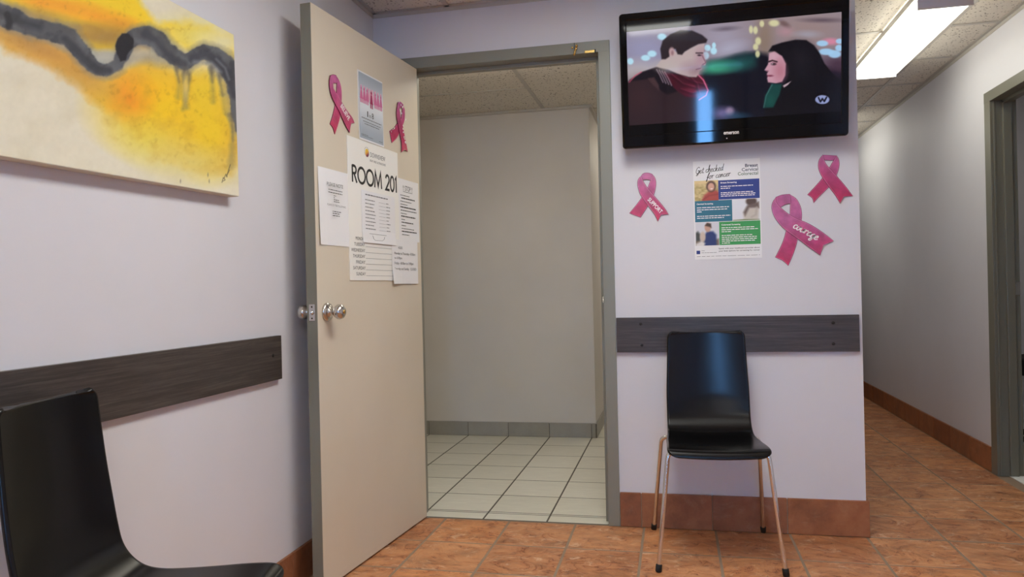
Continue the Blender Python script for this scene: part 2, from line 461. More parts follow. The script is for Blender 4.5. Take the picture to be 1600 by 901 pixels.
GLY = {'c': ([[(.6, .8), (.4, 1), (.15, .8), (.1, .4), (.25, .05), (.5, .05), (.75, .3)]], .7),
 'o': ([[(.35, 1), (.1, .7), (.1, .3), (.35, 0), (.6, .3), (.6, .7), (.35, 1), (.55, .88), (.85, .9)]], .8),
 'u': ([[(.05, 1), (.1, .3), (.3, 0), (.55, .3), (.6, 1), (.62, .3), (.85, .1)]], .8),
 'r': ([[(.0, .85), (.14, 1.), (.15, .05)], [(.15, .55), (.3, .92), (.5, 1.), (.62, .85)]], .68),
 'a': ([[(.6, .9), (.35, 1), (.1, .6), (.15, .1), (.4, .05), (.6, .6), (.6, .95), (.6, .2), (.85, .1)]], .8),
 'g': ([[(.6, .9), (.35, 1), (.1, .6), (.15, .1), (.4, .05), (.6, .6), (.6, .95), (.56, -.5), (.35, -.8), (.15, -.5), (.8, .25)]], .78),
 'e': ([[(.1, .4), (.5, .6), (.5, .9), (.3, 1), (.1, .6), (.15, .15), (.4, 0), (.78, .3)]], .72),
 'h': ([[(.1, 0), (.15, 1.9), (.28, 2.1), (.15, .2), (.3, .9), (.5, 1), (.55, .2), (.78, .1)]], .75),
 'k': ([[(.1, 0), (.15, 2), (.12, .3), (.5, 1), (.25, .55), (.55, 0), (.85, .2)]], .8),
 'd': ([[(.6, .9), (.35, 1), (.1, .6), (.15, .1), (.4, .05), (.6, .6), (.68, 2.), (.62, .2), (.85, .1)]], .8),
 'f': ([[(.1, .3), (.45, 1.9), (.62, 2), (.35, 1), (.2, -.7), (.05, -.6), (.3, .3), (.65, .6)]], .6),
 'n': ([[(.05, 1), (.1, 0), (.15, .7), (.4, 1), (.5, .2), (.75, .1)]], .7),
 't': ([[(.3, 1.6), (.2, .3), (.4, 0), (.65, .25)], [(0, 1.1), (.55, 1.2)]], .6),
 'G': ([[(.95, 1.6), (.65, 2), (.2, 1.5), (.1, .7), (.4, 0), (.85, .3), (.9, .9), (.5, .8), (1., .9), (.75, -.5), (.35, -.5), (1.1, .4)]], 1.1),
 ' ': ([], .5)}
def smooth_path(p, k=4):
    out = []
    for i in range(len(p) - 1):
        a, b, c, d = p[max(i - 1, 0)], p[i], p[i + 1], p[min(i + 2, len(p) - 1)]
        for j in range(k):
            t = j / k
            out.append(tuple(.5 * (2 * b[q] + (c[q] - a[q]) * t + (2 * a[q] - 5 * b[q] + 4 * c[q] - d[q]) * t * t + (3 * b[q] - a[q] - 3 * c[q] + d[q]) * t ** 3) for q in (0, 1)))
    return out + [p[-1]]
def put_script(mb, s, ox, oy, xh, ang, width, z, slant=.22, stretch=1.):
    """brush handwriting: x-height xh, baseline at angle ang"""
    x = 0.; ca, sa = math.cos(ang), math.sin(ang); q = 0
    for ch in s:
        strokes, adv = GLY[ch]
        for st in strokes:
            P = []
            for px, py in smooth_path(st):
                lx, ly = (x + px) * stretch + py * slant, py
                P.append((ox + xh * (lx * ca - ly * sa), oy + xh * (lx * sa + ly * ca)))
            vs = []; fs = []
            for i, p in enumerate(P):
                a = P[max(i - 1, 0)]; b = P[min(i + 1, len(P) - 1)]
                dx, dy = b[0] - a[0], b[1] - a[1]; L = math.hypot(dx, dy) + 1e-9
                w = width * (.5 + .25 * abs(dy) / L)
                vs += [(p[0] - dy / L * w, p[1] + dx / L * w, z + q), (p[0] + dy / L * w, p[1] - dx / L * w, z + q)]
                if i: fs.append((2 * i - 2, 2 * i - 1, 2 * i + 1, 2 * i))
            mb.add(vs, fs); q += 4e-6
        x += adv

def band(mb, P, w, z, closed=False):
    vs = []; fs = []; n = len(P)
    for i, p in enumerate(P):
        a = P[i - 1] if (i or closed) else p; b = P[(i + 1) % n] if (i < n - 1 or closed) else p
        d0 = Vector((p[0] - a[0], p[1] - a[1])); d1 = Vector((b[0] - p[0], b[1] - p[1]))
        d0 = d0.normalized() if d0.length > 1e-9 else d1.normalized(); d1 = d1.normalized() if d1.length > 1e-9 else d0
        t = (d0 + d1).normalized(); k = w / 2 / max(.35, t.dot(d0))
        vs += [(p[0] - t.y * k, p[1] + t.x * k, z), (p[0] + t.y * k, p[1] - t.x * k, z)]
    for i in range(n if closed else n - 1):
        j = (i + 1) % n; fs.append((2 * i, 2 * i + 1, 2 * j + 1, 2 * j))
    mb.add(vs, fs)
def put_block(mb, s, x0, y0, x1, y1, w, z):
    """bold geometric capitals drawn with strokes"""
    arc = lambda cx, cy, rx, ry, a0, a1, n=20: [(cx + rx * math.cos(math.radians(a0 + (a1 - a0) * i / n)), cy + ry * math.sin(math.radians(a0 + (a1 - a0) * i / n))) for i in range(n + 1)]
    G = {'R': (.62, [([(.08, 0), (.08, 1)], 0), ([(.08, .96)] + arc(.28, .74, .22, .22, 90, -90) + [(.08, .52)], 0), ([(.28, .5), (.56, 0)], 0)]),
         'O': (1.0, [(arc(.5, .5, .42, .46, 0, 342, 19), 1)]), 'M': (.98, [([(.06, 0), (.16, .97), (.49, .12), (.82, .97), (.92, 0)], 0)]),
         '2': (.62, [(arc(.3, .7, .22, .26, 170, -35) + [(.08, .05), (.56, .05)], 0)]), '0': (.66, [(arc(.32, .5, .25, .46, 0, 342, 19), 1)]),
         '1': (.36, [([(.06, .8), (.2, .95), (.2, 0)], 0)]), ' ': (.42, [])}
    tot = sum(G[c][0] for c in s); x = 0
    for q, c in enumerate(s):
        for P, cl in G[c][1]:
            band(mb, [(x0 + (x + px) / tot * (x1 - x0), y0 + py * (y1 - y0)) for px, py in P], w, z + q * 4e-6, bool(cl)); z += 3e-6
        x += G[c][0]

def rect(mb, x0, y0, x1, y1, z, m=0):
    mb.add([(x0, y0, z), (x1, y0, z), (x1, y1, z), (x0, y1, z)], [(0, 1, 2, 3)], m)

# ================================================================ THE SETTING
XL, XR, YF, YB, YE = -1.35, 1.652, 3.283, -3.0, 7.35     # left, right, front wall, back wall, corridor end
XC = 0.746                                               # corridor's left wall
ZC, ZH = 2.338, 2.292                                    # ceilings
PI = math.pi

def S(o, label, cat):
    return tag(o, label, cat, kind='structure')

S(MB().box(XL - .12, XL, YB - .12, YF + .12, -.05, 2.6).build('wall_left', M['wall']), 'pale lavender wall carrying the yellow and charcoal canvas', 'wall')
wf = MB()
wf.box(XL, -1.222, YF, YF + .12, -.05, 2.6)
wf.box(-1.222, -.258, YF, YF + .12, 2.108, 2.6)
wf.box(-.258, XC, YF, YF + .12, -.05, 2.6)
S(wf.build('wall_front', M['wall']), 'pale lavender wall with the doorway and the television', 'wall')
wr = MB()
wr.box(XR, XR + .106, YB - .12, 3.47, -.05, 2.6)
wr.box(XR, XR + .106, 3.47, 4.44, 2.02, 2.6)
wr.box(XR, XR + .106, 4.44, YE + .12, -.05, 2.6)
S(wr.build('wall_right', M['wall']), 'long pale corridor wall with the grey framed office doorway', 'wall')
wb = MB()
wb.box(XL, -.07, YB - .12, YB, -.05, 2.6)
wb.box(.87, XR, YB - .12, YB, -.05, 2.6)
wb.box(-.07, .87, YB - .12, YB, 2.06, 2.6)
S(wb.build('wall_back', M['wall']), 'pale wall with the street door opposite the television', 'wall')
S(MB().box(.626, XC, YF + .12, YE + .12, -.05, 2.6).build('wall_corridor', M['wall']), 'corridor side of the partition behind the television', 'wall')
S(MB().box(XC, XR, YE, YE + .12, -.05, 2.6).build('wall_end', M['wall']), 'short wall closing the far end of the corridor', 'wall')
wh = MB()
wh.box(-4.1, -.55, 5.16, 5.28, -.05, 2.6)
wh.box(-.67, -.55, 5.28, 8., -.05, 2.6)
wh.box(-.67, .63, 8., 8.12, -.05, 2.6)
wh.box(-4.1, -4., 3.4, 5.28, -.05, 2.6)
wh.box(.6, .626, YE + .12, 8.12, -.05, 2.6)
wh.box(-4.1, XL - .12, 3.28, YF + .12, -.05, 2.6)
S(wh.build('wall_hall', M['hallwall']), 'grey painted hall wall seen through the open doorway', 'wall')
wo = MB()
wo.box(XR + .1, 4.2, 5.6, 5.7, -.05, 2.6)
wo.box(4.1, 4.2, 2.6, 5.6, -.05, 2.6)
wo.box(XR + .1, 4.2, 2.5, 2.6, -.05, 2.6)
S(wo.build('wall_office', M['wall']), 'pale office wall glimpsed past the right hand door frame', 'wall')

# ---- floors with single tiles
_tilecache = {}
def tile_mesh(w, h, t, m, chamfer=.002, rough=0.):
    key = (round(w, 3), round(h, 3), round(t, 3), m.name, int(random.random() * 3) if rough else 0)
    if key in _tilecache: return _tilecache[key]
    n = 4 if rough else 1
    rnd = random.Random(str(key))
    vs, fs = [], []
    for j in range(n + 1):
        for i in range(n + 1):
            ed = i in (0, n) or j in (0, n)
            jx = rnd.uniform(-1, 1) * rough if rough else 0
            x = -w / 2 + chamfer + (w - 2 * chamfer) * i / n; y = -h / 2 + chamfer + (h - 2 * chamfer) * j / n
            vs.append((x + (jx if j not in (0, n) or 1 else 0), y + (rnd.uniform(-1, 1) * rough if rough else 0), -rnd.uniform(0, .6) * rough if rough else 0))
    N = len(vs)
    fs = [(j * (n + 1) + i, j * (n + 1) + i + 1, (j + 1) * (n + 1) + i + 1, (j + 1) * (n + 1) + i) for j in range(n) for i in range(n)]
    ring = [i for i in range(n + 1)] + [j * (n + 1) + n for j in range(1, n + 1)] + [n * (n + 1) + i for i in range(n - 1, -1, -1)] + [j * (n + 1) for j in range(n - 1, 0, -1)]
    cx = lambda a, c, lim: math.copysign(lim, a) if abs(a) > lim - 3 * chamfer - .002 else a
    R1 = [(cx(vs[k][0], 0, w / 2), cx(vs[k][1], 0, h / 2), -chamfer) for k in ring]
    R2 = [(x, y, -t) for x, y, z in R1]
    vs += R1 + R2; L = len(ring)
    for q in range(L):
        p = (q + 1) % L
        fs.append((ring[p], ring[q], N + q, N + p)); fs.append((N + p, N + q, N + L + q, N + L + p))
    me = bpy.data.meshes.new('tile'); me.from_pydata(vs, [], fs); me.materials.append(m)
    _tilecache[key] = me
    return me

def cut(lines, a, b):
    L = [a] + [v for v in sorted(lines) if a + .004 < v < b - .004] + [b]
    return list(zip(L[:-1], L[1:]))

def lay(root, regions, xl, yl, z, m, gap, t=.008, name='floor_tile', rough=0., flip=False):
    for (x0, x1, y0, y1) in regions:
        for a, b in cut(xl, x0, x1):
            for c, d in cut(yl, y0, y1):
                w, h = b - a - gap, d - c - gap
                if w < .012 or h < .012: continue
                o = link(name, tile_mesh(w, h, t, m, .0015, rough), root, ((a + b) / 2, (c + d) / 2, z))
                if flip: o.rotation_euler = (PI, 0, 0)
                elif rough and abs(w - h) < .0001: o.rotation_euler = (0, 0, PI)

ox = [-.1500 + .2985 * k for k in range(-5, 8)]
oy = [2.972 + .3055 * k for k in range(-21, 17)]
fl = S(MB().box(XL - .12, XR + .12, YB - .12, YF, -.06, -.0013).box(XC - .05, XR + .06, YF, YE + .1, -.06, -.0013).build('floor', M['grout']), 'terracotta slate tiled floor of waiting area and corridor', 'floor')
lay(fl, [(XL, XR, YB, YF)], ox, oy, 0, M['terra'], .0095, .003, rough=.0016)
lay(fl, [(XC, XR, YF, YE)], ox, oy, 0, M['terra'], .0095, .003, rough=.0016)
wx = [-.58 - .2945 * k for k in range(-5, 13)]
wy = [3.383 + .3 * k for k in range(-1, 17)]
fh = S(MB().box(-4.1, .63, YF, 8.1, -.06, -.0006).build('floor', M['groutdark']), 'off white tiled floor of the hall through the doorway', 'floor')
lay(fh, [(-1.178, -.302, 3.29, YF + .12), (-2.7, .626, YF + .12, 5.16), (-.55, .626, 5.16, 8.)], wx, wy, 0, M['whitetile'], .0065, .003)
fo = S(MB().box(XR + .05, 4.2, 2.5, 5.7, -.06, -.001).build('floor', M['groutdark']), 'pale tiled floor of the office past the right door frame', 'floor')
lay(fo, [(XR + .125, 3.2, 3.3, 5.6)], [1.9 + .3 * k for k in range(8)], wy, 0, M['whitetile'], .004, .001)
tb = MB().cbox(XR + .045, XR + .122, 3.53, 4.39, -.001, .004, .001).build('trim_7', M['board'])
S(tb, 'pale threshold strip under the office doorway', 'trim')

# ---- skirting tiles
def skirting(name, label, p0, p1, out, height, joints, m, thick=.012, gap=.003):
    """p0 -> p1 along a wall at floor level, out = unit normal into the room"""
    p0, p1 = Vector((*p0, 0)), Vector((*p1, 0)); d = (p1 - p0); L = d.length; d.normalize()
    root = S(empty(name, p0), label, 'baseboard')
    cuts = [0] + sorted(j for j in joints if .01 < j < L - .01) + [L]
    ang = math.atan2(d.y, d.x)
    back = MB(); side = 1 if Vector((-d.y, d.x, 0)).dot(Vector((*out, 0))) > 0 else -1
    y0, y1 = sorted((0, side * thick * .62))
    back.box(0, L, y0, y1, 0, height - .004).build('grout_bed', M['grout'] if m is M['terrabase'] else M['groutdark'], root, rot=(0, 0, ang))
    for a, b in zip(cuts[:-1], cuts[1:]):
        y0, y1 = sorted((0, side * thick))
        me = MB().cbox(-(b - a - gap) / 2, (b - a - gap) / 2, y0, y1, .001, height, .0022).mesh('skirting_tile', m)
        mid = d * ((a + b) / 2)
        link('skirting_tile', me, root, (mid.x, mid.y, 0), (0, 0, ang))
    return root
skirting('baseboard_front', 'terracotta skirting below the television wall', (-.252, YF), (XC + .012, YF), (0, -1), .148, [.092, .389, .691], M['terrabase'])
skirting('baseboard_left', 'terracotta skirting along the canvas wall', (XL, YB), (XL, YF), (1, 0), .128, [5.412 - .3 * k for k in range(-2, 19)], M['terrabase'])
skirting('baseboard_right', 'terracotta skirting along the corridor wall', (XR, 4.462), (XR, YE), (-1, 0), .135, [.295 + .305 * k for k in range(10)], M['terrabase'])
skirting('baseboard_right', 'terracotta skirting before the office doorway', (XR, YB), (XR, 3.44), (-1, 0), .135, [.3 * k for k in range(1, 22)], M['terrabase'])
skirting('baseboard_corner', 'terracotta skirting on the corridor side of the television wall', (XC, YF), (XC, YE), (1, 0), .148, [.3 * k for k in range(1, 14)], M['terrabase'])
skirting('baseboard_front', 'short terracotta skirting between the canvas wall and door frame', (XL + .012, YF), (-1.23, YF), (0, -1), .128, [], M['terrabase'])
skirting('baseboard_hall', 'grey tile skirting at the back of the hall', (-3., 5.16), (-.55, 5.16), (0, -1), .1, [2.42 - .2945 * k for k in range(9)], M['greybase'], .01)
skirting('baseboard_hall', 'grey tile skirting turning round the hall corner', (-.55, 5.15), (-.55, 8.), (1, 0), .1, [.3 * k for k in range(1, 10)], M['greybase'], .01)

# ---- ceilings
xg = [1.405 - .5975 * k for k in range(5)]
yg = [4.23 + .592 * k for k in range(-13, 7)]
ce = S(MB().box(XL - .1, XR + .1, YB - .1, YF, ZC + .02, ZC + .1).box(XC - .06, XR + .1, YF, YE + .1, ZC + .02, ZC + .1).build('ceiling', M['slab']), 'suspended ceiling of speckled mineral tiles over waiting area', 'ceiling')
LIT = [(-.3875, .21, yg[8], yg[10]), (-.3875, .21, yg[4], yg[6])]      # cells taken by recessed lights
def bars(root, xs, ys, x0, x1, y0, y1, z, name='grid_bar'):
    for x in xs:
        if x0 + .02 < x < x1 - .02: MB().box(x - .012, x + .012, y0, y1, z, z + .004).box(x - .002, x + .002, y0, y1, z + .004, z + .019).build(name, M['gridbar'], root)
    for y in ys:
        if y0 + .02 < y < y1 - .02: MB().box(x0, x1, y - .012, y + .012, z + .0004, z + .0042).build(name, M['gridbar'], root)
def ceil_tiles(root, x0, x1, y0, y1, xs, ys, z, skip=()):
    for a, b in cut(xs, x0, x1):
        for c, d in cut(ys, y0, y1):
            mx, my = (a + b) / 2, (c + d) / 2
            if any(s[0] < mx < s[1] and s[2] < my < s[3] for s in skip): continue
            w, h = b - a - .008, d - c - .008
            if w < .02 or h < .02: continue
            o = link('ceiling_tile', tile_mesh(w, h, .012, M['ceil'], .002), root, (mx, my, z + .005), (PI, 0, 0))
ceil_tiles(ce, XL, xg[1], YB, YF, xg, yg, ZC, LIT)
ceil_tiles(ce, xg[1], XR, YB, YE, xg, yg, ZC)
ceil_tiles(ce, XC, xg[1], YF, YE, xg, yg, ZC)
bars(ce, xg[1:], [y for y in yg if not (LIT[0][2] + .1 < y < LIT[0][3] - .1 or LIT[1][2] + .1 < y < LIT[1][3] - .1)], XL, xg[1] + .012, YB, YF, ZC)
bars(ce, [xg[0], xg[1] + .0001], yg, xg[1] - .03, XR, YB, YE, ZC)
ch = S(MB().box(-4.1, .63, YF + .12, 8.1, ZH + .02, ZH + .1).build('ceiling', M['slab']), 'speckled tile ceiling of the hall through the doorway', 'ceiling')
hx = [-.868 - .605 * k for k in range(-2, 6)]
HL = (-1.45, -.25, 3.55, 3.85)
for a, b in cut([-.868, -2.08, -3.29], -4., .626):
    ys = [4.588 + .605 * k for k in range(-1, 6)] if a < -.9 else [4.05 + 1.21 * k for k in range(0, 4)]
    for c, d in cut(ys, YF + .12, 5.16 if b < -.6 else 8.):
        mx, my = (a + b) / 2, (c + d) / 2
        link('ceiling_tile', tile_mesh(b - a - .006, d - c - .006, .012, M['ceil'], .002), ch, (mx, my, ZH + .005), (PI, 0, 0))
    for y in ys:
        if YF + .2 < y < (5.1 if b < -.6 else 7.9): MB().box(a, b, y - .006, y + .006, ZH + .0004, ZH + .004).build('grid_bar', M['gridbar'], ch)
for x in (-.868, -2.08, -3.29):
    MB().box(x - .012, x + .012, YF + .12, 5.16 if x < -.9 else 5.16, ZH, ZH + .0045).build('grid_bar', M['gridbar'], ch)
S(MB().box(XR + .1, 4.2, 2.6, 5.6, 2.36, 2.45).build('ceiling', M['whiteplastic']), 'plain office ceiling past the right door frame', 'ceiling')
tr = S(empty('trim_5', (0, 0, ZC)), 'thin metal wall angle around the ceiling edge', 'trim')
for b in ((XL, XC, YF - .022, YF - .001, 0, .003), (XL, XC, YF - .003, YF - .0005, -.018, .003), (XL + .0005, XL + .022, YB, YF, 0, .003), (XL + .0005, XL + .003, YB, YF, -.018, 0.003), (XR - .022, XR - .0005, YB, YE, 0, .003), (XR - .003, XR - .0005, YB, YE, -.018, .003)):
    MB().box(*b).build('wall_angle', M['gridbar'], tr)
th_ = S(empty('trim_6', (0, 0, ZH)), 'thin metal wall angle around the hall ceiling', 'trim')
MB().box(-4, -.55, 5.14, 5.159, -.014, .003).build('wall_angle', M['gridbar'], th_)
MB().box(-.549, -.53, 5.14, 8, -.014, .003).build('wall_angle', M['gridbar'], th_)

# ---- door frames (pressed metal)
def frame_profile(root, along, W_, depth, m):
    pass
t1 = S(empty('trim_1', (-.74, YF, 0)), 'grey green metal frame of the open doorway', 'door frame')
ix0, ix1, iz = -1.176 + .74, -.303 + .74, 2.068      # opening in local x
fw_ = .05; pr = .012
def jamb(side):
    s = 1 if side > 0 else -1
    x = ix1 if s > 0 else ix0
    m = MB()
    lo, hi = sorted((x, x + s * fw_))
    m.cbox(lo, hi, -pr, .002, 0, iz + fw_, .002)                     # face
    lo2, hi2 = sorted((x, x + s * .03)); m.box(lo2, hi2, 0, .13, 0, iz + .03)      # reveal
    lo3, hi3 = sorted((x - s * .016, x + s * .01)); m.cbox(lo3, hi3, .05, .085, 0, iz, .002)   # stop
    lo, hi = sorted((x, x + s * fw_)); m.cbox(lo, hi, .118, .132, 0, iz + fw_, .002)
    return m.build('jamb', M['frame'], t1)
jr = jamb(1); jamb(-1)
hd = MB()
hd.cbox(ix0 - fw_, ix1 + fw_, -pr - .0006, .002, iz, iz + fw_, .002)
hd.box(ix0, ix1, 0, .13, iz, iz + .03)
hd.cbox(ix0, ix1, .05, .085, iz - .016, iz + .01, .002)
hd.cbox(ix0 - fw_, ix1 + fw_, .118, .1326, iz, iz + fw_, .002)
hd.build('header', M['frame'], t1)
MB().cbox(ix1 - .002, ix1 + .004, .006, .04, .965, 1.025, .001).build('strike_plate', M['nickel'], t1)
sp = MB(); sp.tube([(ix1 - .0015, -.006, .998), (ix1 - .0015, -.016, .993), (ix1 - .0015, -.017, .975)], .003, 8); sp.build('strike_lip', M['nickel'], t1)

t2 = S(empty('trim_2', (XR, 3.955, 0)), 'dark grey metal frame of the office doorway in the corridor', 'door frame')
oy0, oy1, oz = -.425, .42, 1.972
for s, y in ((1, oy1), (-1, oy0)):
    m = MB()
    lo, hi = sorted((y, y + s * .075)); m.cbox(-.012, .002, lo, hi, 0, oz + .055, .002)
    lo2, hi2 = sorted((y, y + s * .03)); m.box(0, .112, lo2, hi2, 0, oz + .03)
    lo3, hi3 = sorted((y - s * .016, y + s * .01)); m.cbox(.045, .085, lo3, hi3, 0, oz, .003)
    lo4, hi4 = sorted((y - s * .004, y + s * .01)); m.cbox(.002, .012, lo4, hi4, 0, oz, .002)
    m.build('jamb', M['framedark'], t2)
m = MB(); m.cbox(-.0126, .002, oy0 - .075, oy1 + .075, oz, oz + .055, .002); m.box(0, .112, oy0, oy1, oz, oz + .03); m.cbox(.045, .085, oy0, oy1, oz - .016, oz + .01, .002)
m.build('header', M['framedark'], t2)
MB().cbox(.084, .1115, oy1 - .006, oy1 + .002, .95, 1.02, .0015).build('strike_plate', M['nickel'], t2)

t3 = S(empty('trim_3', (1.37, YE, 0)), 'dark door frame at the far end of the corridor', 'door frame')
MB().cbox(.215, .268, -.02, .01, 0, 2.07, .002).build('jamb', M['rubber'], t3)
MB().cbox(-.6, -.55, -.02, .01, 0, 2.07, .002).build('jamb', M['rubber'], t3)
MB().cbox(-.6, .268, -.0205, .01, 2.02, 2.075, .002).build('header', M['rubber'], t3)
d3 = S(empty('door_2', (1.2, YE, 0)), 'dark closed door at the far end of the corridor', 'door')
MB().cbox(-.38, .384, -.012, .01, .005, 2.02, .002).build('door_panel', M['tvback'], d3)

# ---- street door behind the viewer: a narrow glazed panel lets the daylight in
d4 = S(empty('door_3', (.4, YB - .06, 0)), 'grey street door with one narrow tall glass panel', 'door')
gx0, gx1, gz0, gz1 = -.085, .085, .35, 1.76
m = MB()
m.box(-.44, gx0, -.022, .022, .01, 2.04); m.box(gx1, .44, -.022, .022, .01, 2.04); m.box(gx0, gx1, -.022, .022, .01, gz0); m.box(gx0, gx1, -.022, .022, gz1, 2.04)
m.build('door_panel', M['door'], d4)
gm = bpy.data.materials.new('clear_glass'); gm.use_nodes = True
gn = gm.node_tree; gn.nodes.clear()
_o = gn.nodes.new('ShaderNodeOutputMaterial'); _tr = gn.nodes.new('ShaderNodeBsdfTransparent'); _gl = gn.nodes.new('ShaderNodeBsdfGlossy'); _mx = gn.nodes.new('ShaderNodeMixShader')
_gl.inputs['Roughness'].default_value = .02; _mx.inputs[0].default_value = .06
gn.links.new(_tr.outputs[0], _mx.inputs[1]); gn.links.new(_gl.outputs[0], _mx.inputs[2]); gn.links.new(_mx.outputs[0], _o.inputs[0])
MB().box(gx0, gx1, -.003, .003, gz0, gz1).build('glass_pane', gm, d4)
t4 = S(empty('trim_4', (.4, YB, 0)), 'grey metal frame of the street door', 'door frame')
MB().cbox(-.49, -.44, -.12, .012, 0, 2.09, .002).build('jamb', M['frame'], t4)
MB().cbox(.44, .49, -.12, .012, 0, 2.09, .002).build('jamb', M['frame'], t4)
MB().cbox(-.44, .44, -.12, .0125, 2.045, 2.09, .002).build('header', M['frame'], t4)

# ---- the open door leaf, hinged on the left jamb, swung past 90 degrees
DA = math.radians(5.6)
door = S(empty('door_1', (-1.178, 3.272, 0), (0, 0, PI / 2 - DA)), 'cream open door covered with notices, satin knob', 'door')
# local x: towards the hinge side (0 = hinge, negative = free edge), local z up, local y: -y is the face with the notices
DL, DT, DZ0, DZ1 = .868, .044, .008, 2.062
MB().cbox(-DL + .0015, -.002, -DT, 0, DZ0, DZ1, .0012).build('door_panel', M['door'], door)
MB().cbox(-DL, -DL + .0035, -DT + .0015, -.0015, DZ0 + .001, DZ1 - .001, .0008).build('edge_strip', M['dooredge'], door)
kz = .978
for s in (-1, 1):
    base = -DT if s < 0 else 0
    kb = MB()
    prof = [(.0, 0), (.033, 0), (.034, .004), (.031, .009), (.022, .012), (.013, .016), (.0115, .026), (.014, .032), (.022, .038), (.0265, .046), (.027, .054), (.024, .063), (.016, .069), (.006, .0705), (0, .0705)]
    kb.lathe([(r, base + s * h) for r, h in prof], (-DL + .06, 0, kz), 'y', 28)
    k = kb.build('door_knob', M['nickel'], door)
    if s < 0:
        MB().lathe([(.007, base + s * .0698), (.007, base + s * .072), (0, base + s * .072)], (-DL + .06, 0, kz), 'y', 12).build('key_cylinder', M['brass'], k)
lp = MB().cbox(-DL - .0012, -DL + .003, -.034, -.010, kz - .029, kz + .029, .0006).build('latch_plate', M['nickel'], door)
lb = MB(); lb.lathe([(.0085, -DL + .001), (.0085, -DL - .004), (.007, -DL - .009), (0, -DL - .0095)], (0, -.022, kz), 'x', 14); lb.build('latch_bolt', M['chrome'], lp)
for zz in (-.02, .02):
    MB().lathe([(.003, -DL - .0012), (.003, -DL - .002), (0, -DL - .002)], (0, -.022, kz + zz), 'x', 8).build('screw', M['screw'], lp)
for z in (.25, 1.05, 1.85):
    h = MB(); h.tube([(.003, .004, z - .05), (.003, .004, z + .05)], .006, 10); h.build('hinge', M['nickel'], door)

# ---- lamps
def troffer(name, x0, x1, y0, y1, z, lens, label):
    r = tag(empty(name, ((x0 + x1) / 2, (y0 + y1) / 2, z)), label, 'ceiling light')
    hw, hh = (x1 - x0) / 2 - .006, (y1 - y0) / 2 - .006
    m = MB()
    m.box(-hw, hw, -hh, -hh + .03, .001, .016); m.box(-hw, hw, hh - .03, hh, .001, .016); m.box(-hw, -hw + .03, -hh + .03, hh - .03, .001, .016); m.box(hw - .03, hw, -hh + .03, hh - .03, .001, .016)
    m.build('light_frame', M['whiteplastic'], r)
    MB().box(-hw + .03, hw - .03, -hh + .03, hh - .03, .004, .012).build('diffuser', lens, r)
    return r
troffer('recessed_light', *LIT[0], ZC, M['lens'], 'recessed ceiling light panel between canvas and corridor')
troffer('recessed_light', *LIT[1], ZC, M['lens'], 'recessed ceiling light panel near the street door')
def wrap_light(name, x, y, z, length, width, drop, lens, label, rz=0):
    r = tag(empty(name, (x, y, z), (0, 0, rz)), label, 'ceiling light')
    hw, hl = width / 2, length / 2
    MB().cbox(-hw * .55, hw * .55, -hl, hl, -.014, -.0005, .002).build('housing', M['whiteplastic'], r)
    sec = [(-hw, -.012), (-hw, -drop + .016), (-hw + .012, -drop + .002), (0, -drop), (hw - .012, -drop + .002), (hw, -drop + .016), (hw, -.012)]
    m = MB(); n = len(sec)
    vs = [(px, yy, pz) for yy in (-hl + .012, hl - .012) for px, pz in sec]
    m.add(vs, [(i, i + 1, n + i + 1, n + i) for i in range(n - 1)] + [(n - 1, 0, n, 2 * n - 1)], 0)
    m.build('diffuser', lens, r)
    for s in (-1, 1):
        e = MB(); a, b = sorted((s * hl, s * (hl - .014)))
        e.cbox(-hw - .002, hw + .002, a, b, -drop - .002, -.001, .003); e.build('end_cap', M['capgrey'], r)
    for s in (-1, 1):
        e = MB(); e.cbox(s * (hw + .0005) - .003, s * (hw + .0005) + .003, -hl + .014, hl - .014, -.03, -.001, .001); e.build('side_rail', M['whiteplastic'], r)
    return r
wrap_light('surface_light', 1.203, 4.245, ZC, 1.19, .222, .088, M['lens_c'], 'bright wraparound fluorescent light along the corridor ceiling')
wrap_light('surface_light', 1.203, 7.0 - .3, ZC, .9, .222, .088, M['lens_c'], 'second wraparound light deep in the corridor behind the television wall')
wrap_light('surface_light', -.85, 3.72, ZH, 1.19, .222, .088, M['lens_h'], 'wraparound light on the hall ceiling behind the door header', PI / 2)
wrap_light('surface_light', .05, 6.5, ZH, 1.19, .222, .088, M['lens_h'], 'wraparound light in the hall passage past the grey corner')
wrap_light('surface_light', 2.8, 4.3, 2.36, 1.19, .222, .088, M['lens_o'], 'wraparound light on the office ceiling')

# ================================================================ THINGS
# ---- wall guards
def guard(name, label, length, loc, rot, screws):
    g = tag(empty(name, loc, rot), label, 'wall guard', 'wood effect wall guards')
    MB().cbox(0, length, 0, .15, 0, .018, .0015).build('board', M['guard'], g)
    for x, y in screws:
        s = MB(); s.lathe([(.0065, .0178), (.0062, .0195), (.003, .0205), (0, .0205)], (x, y, 0), 'z', 14); s.build('screw', M['screw'], g)
    return g
guard('wall_guard', 'dark wood wall guard behind the chair under the television', .982, (-.25, YF - .0002, .758), (PI / 2, 0, 0), [(.105, .122), (.108, .031), (.882, .118), (.881, .032)])
guard('wall_guard', 'dark wood wall guard below the yellow canvas', 3.2, (XL + .0002, -.845, .753), (PI / 2, 0, PI / 2), [(3.142, .086)])

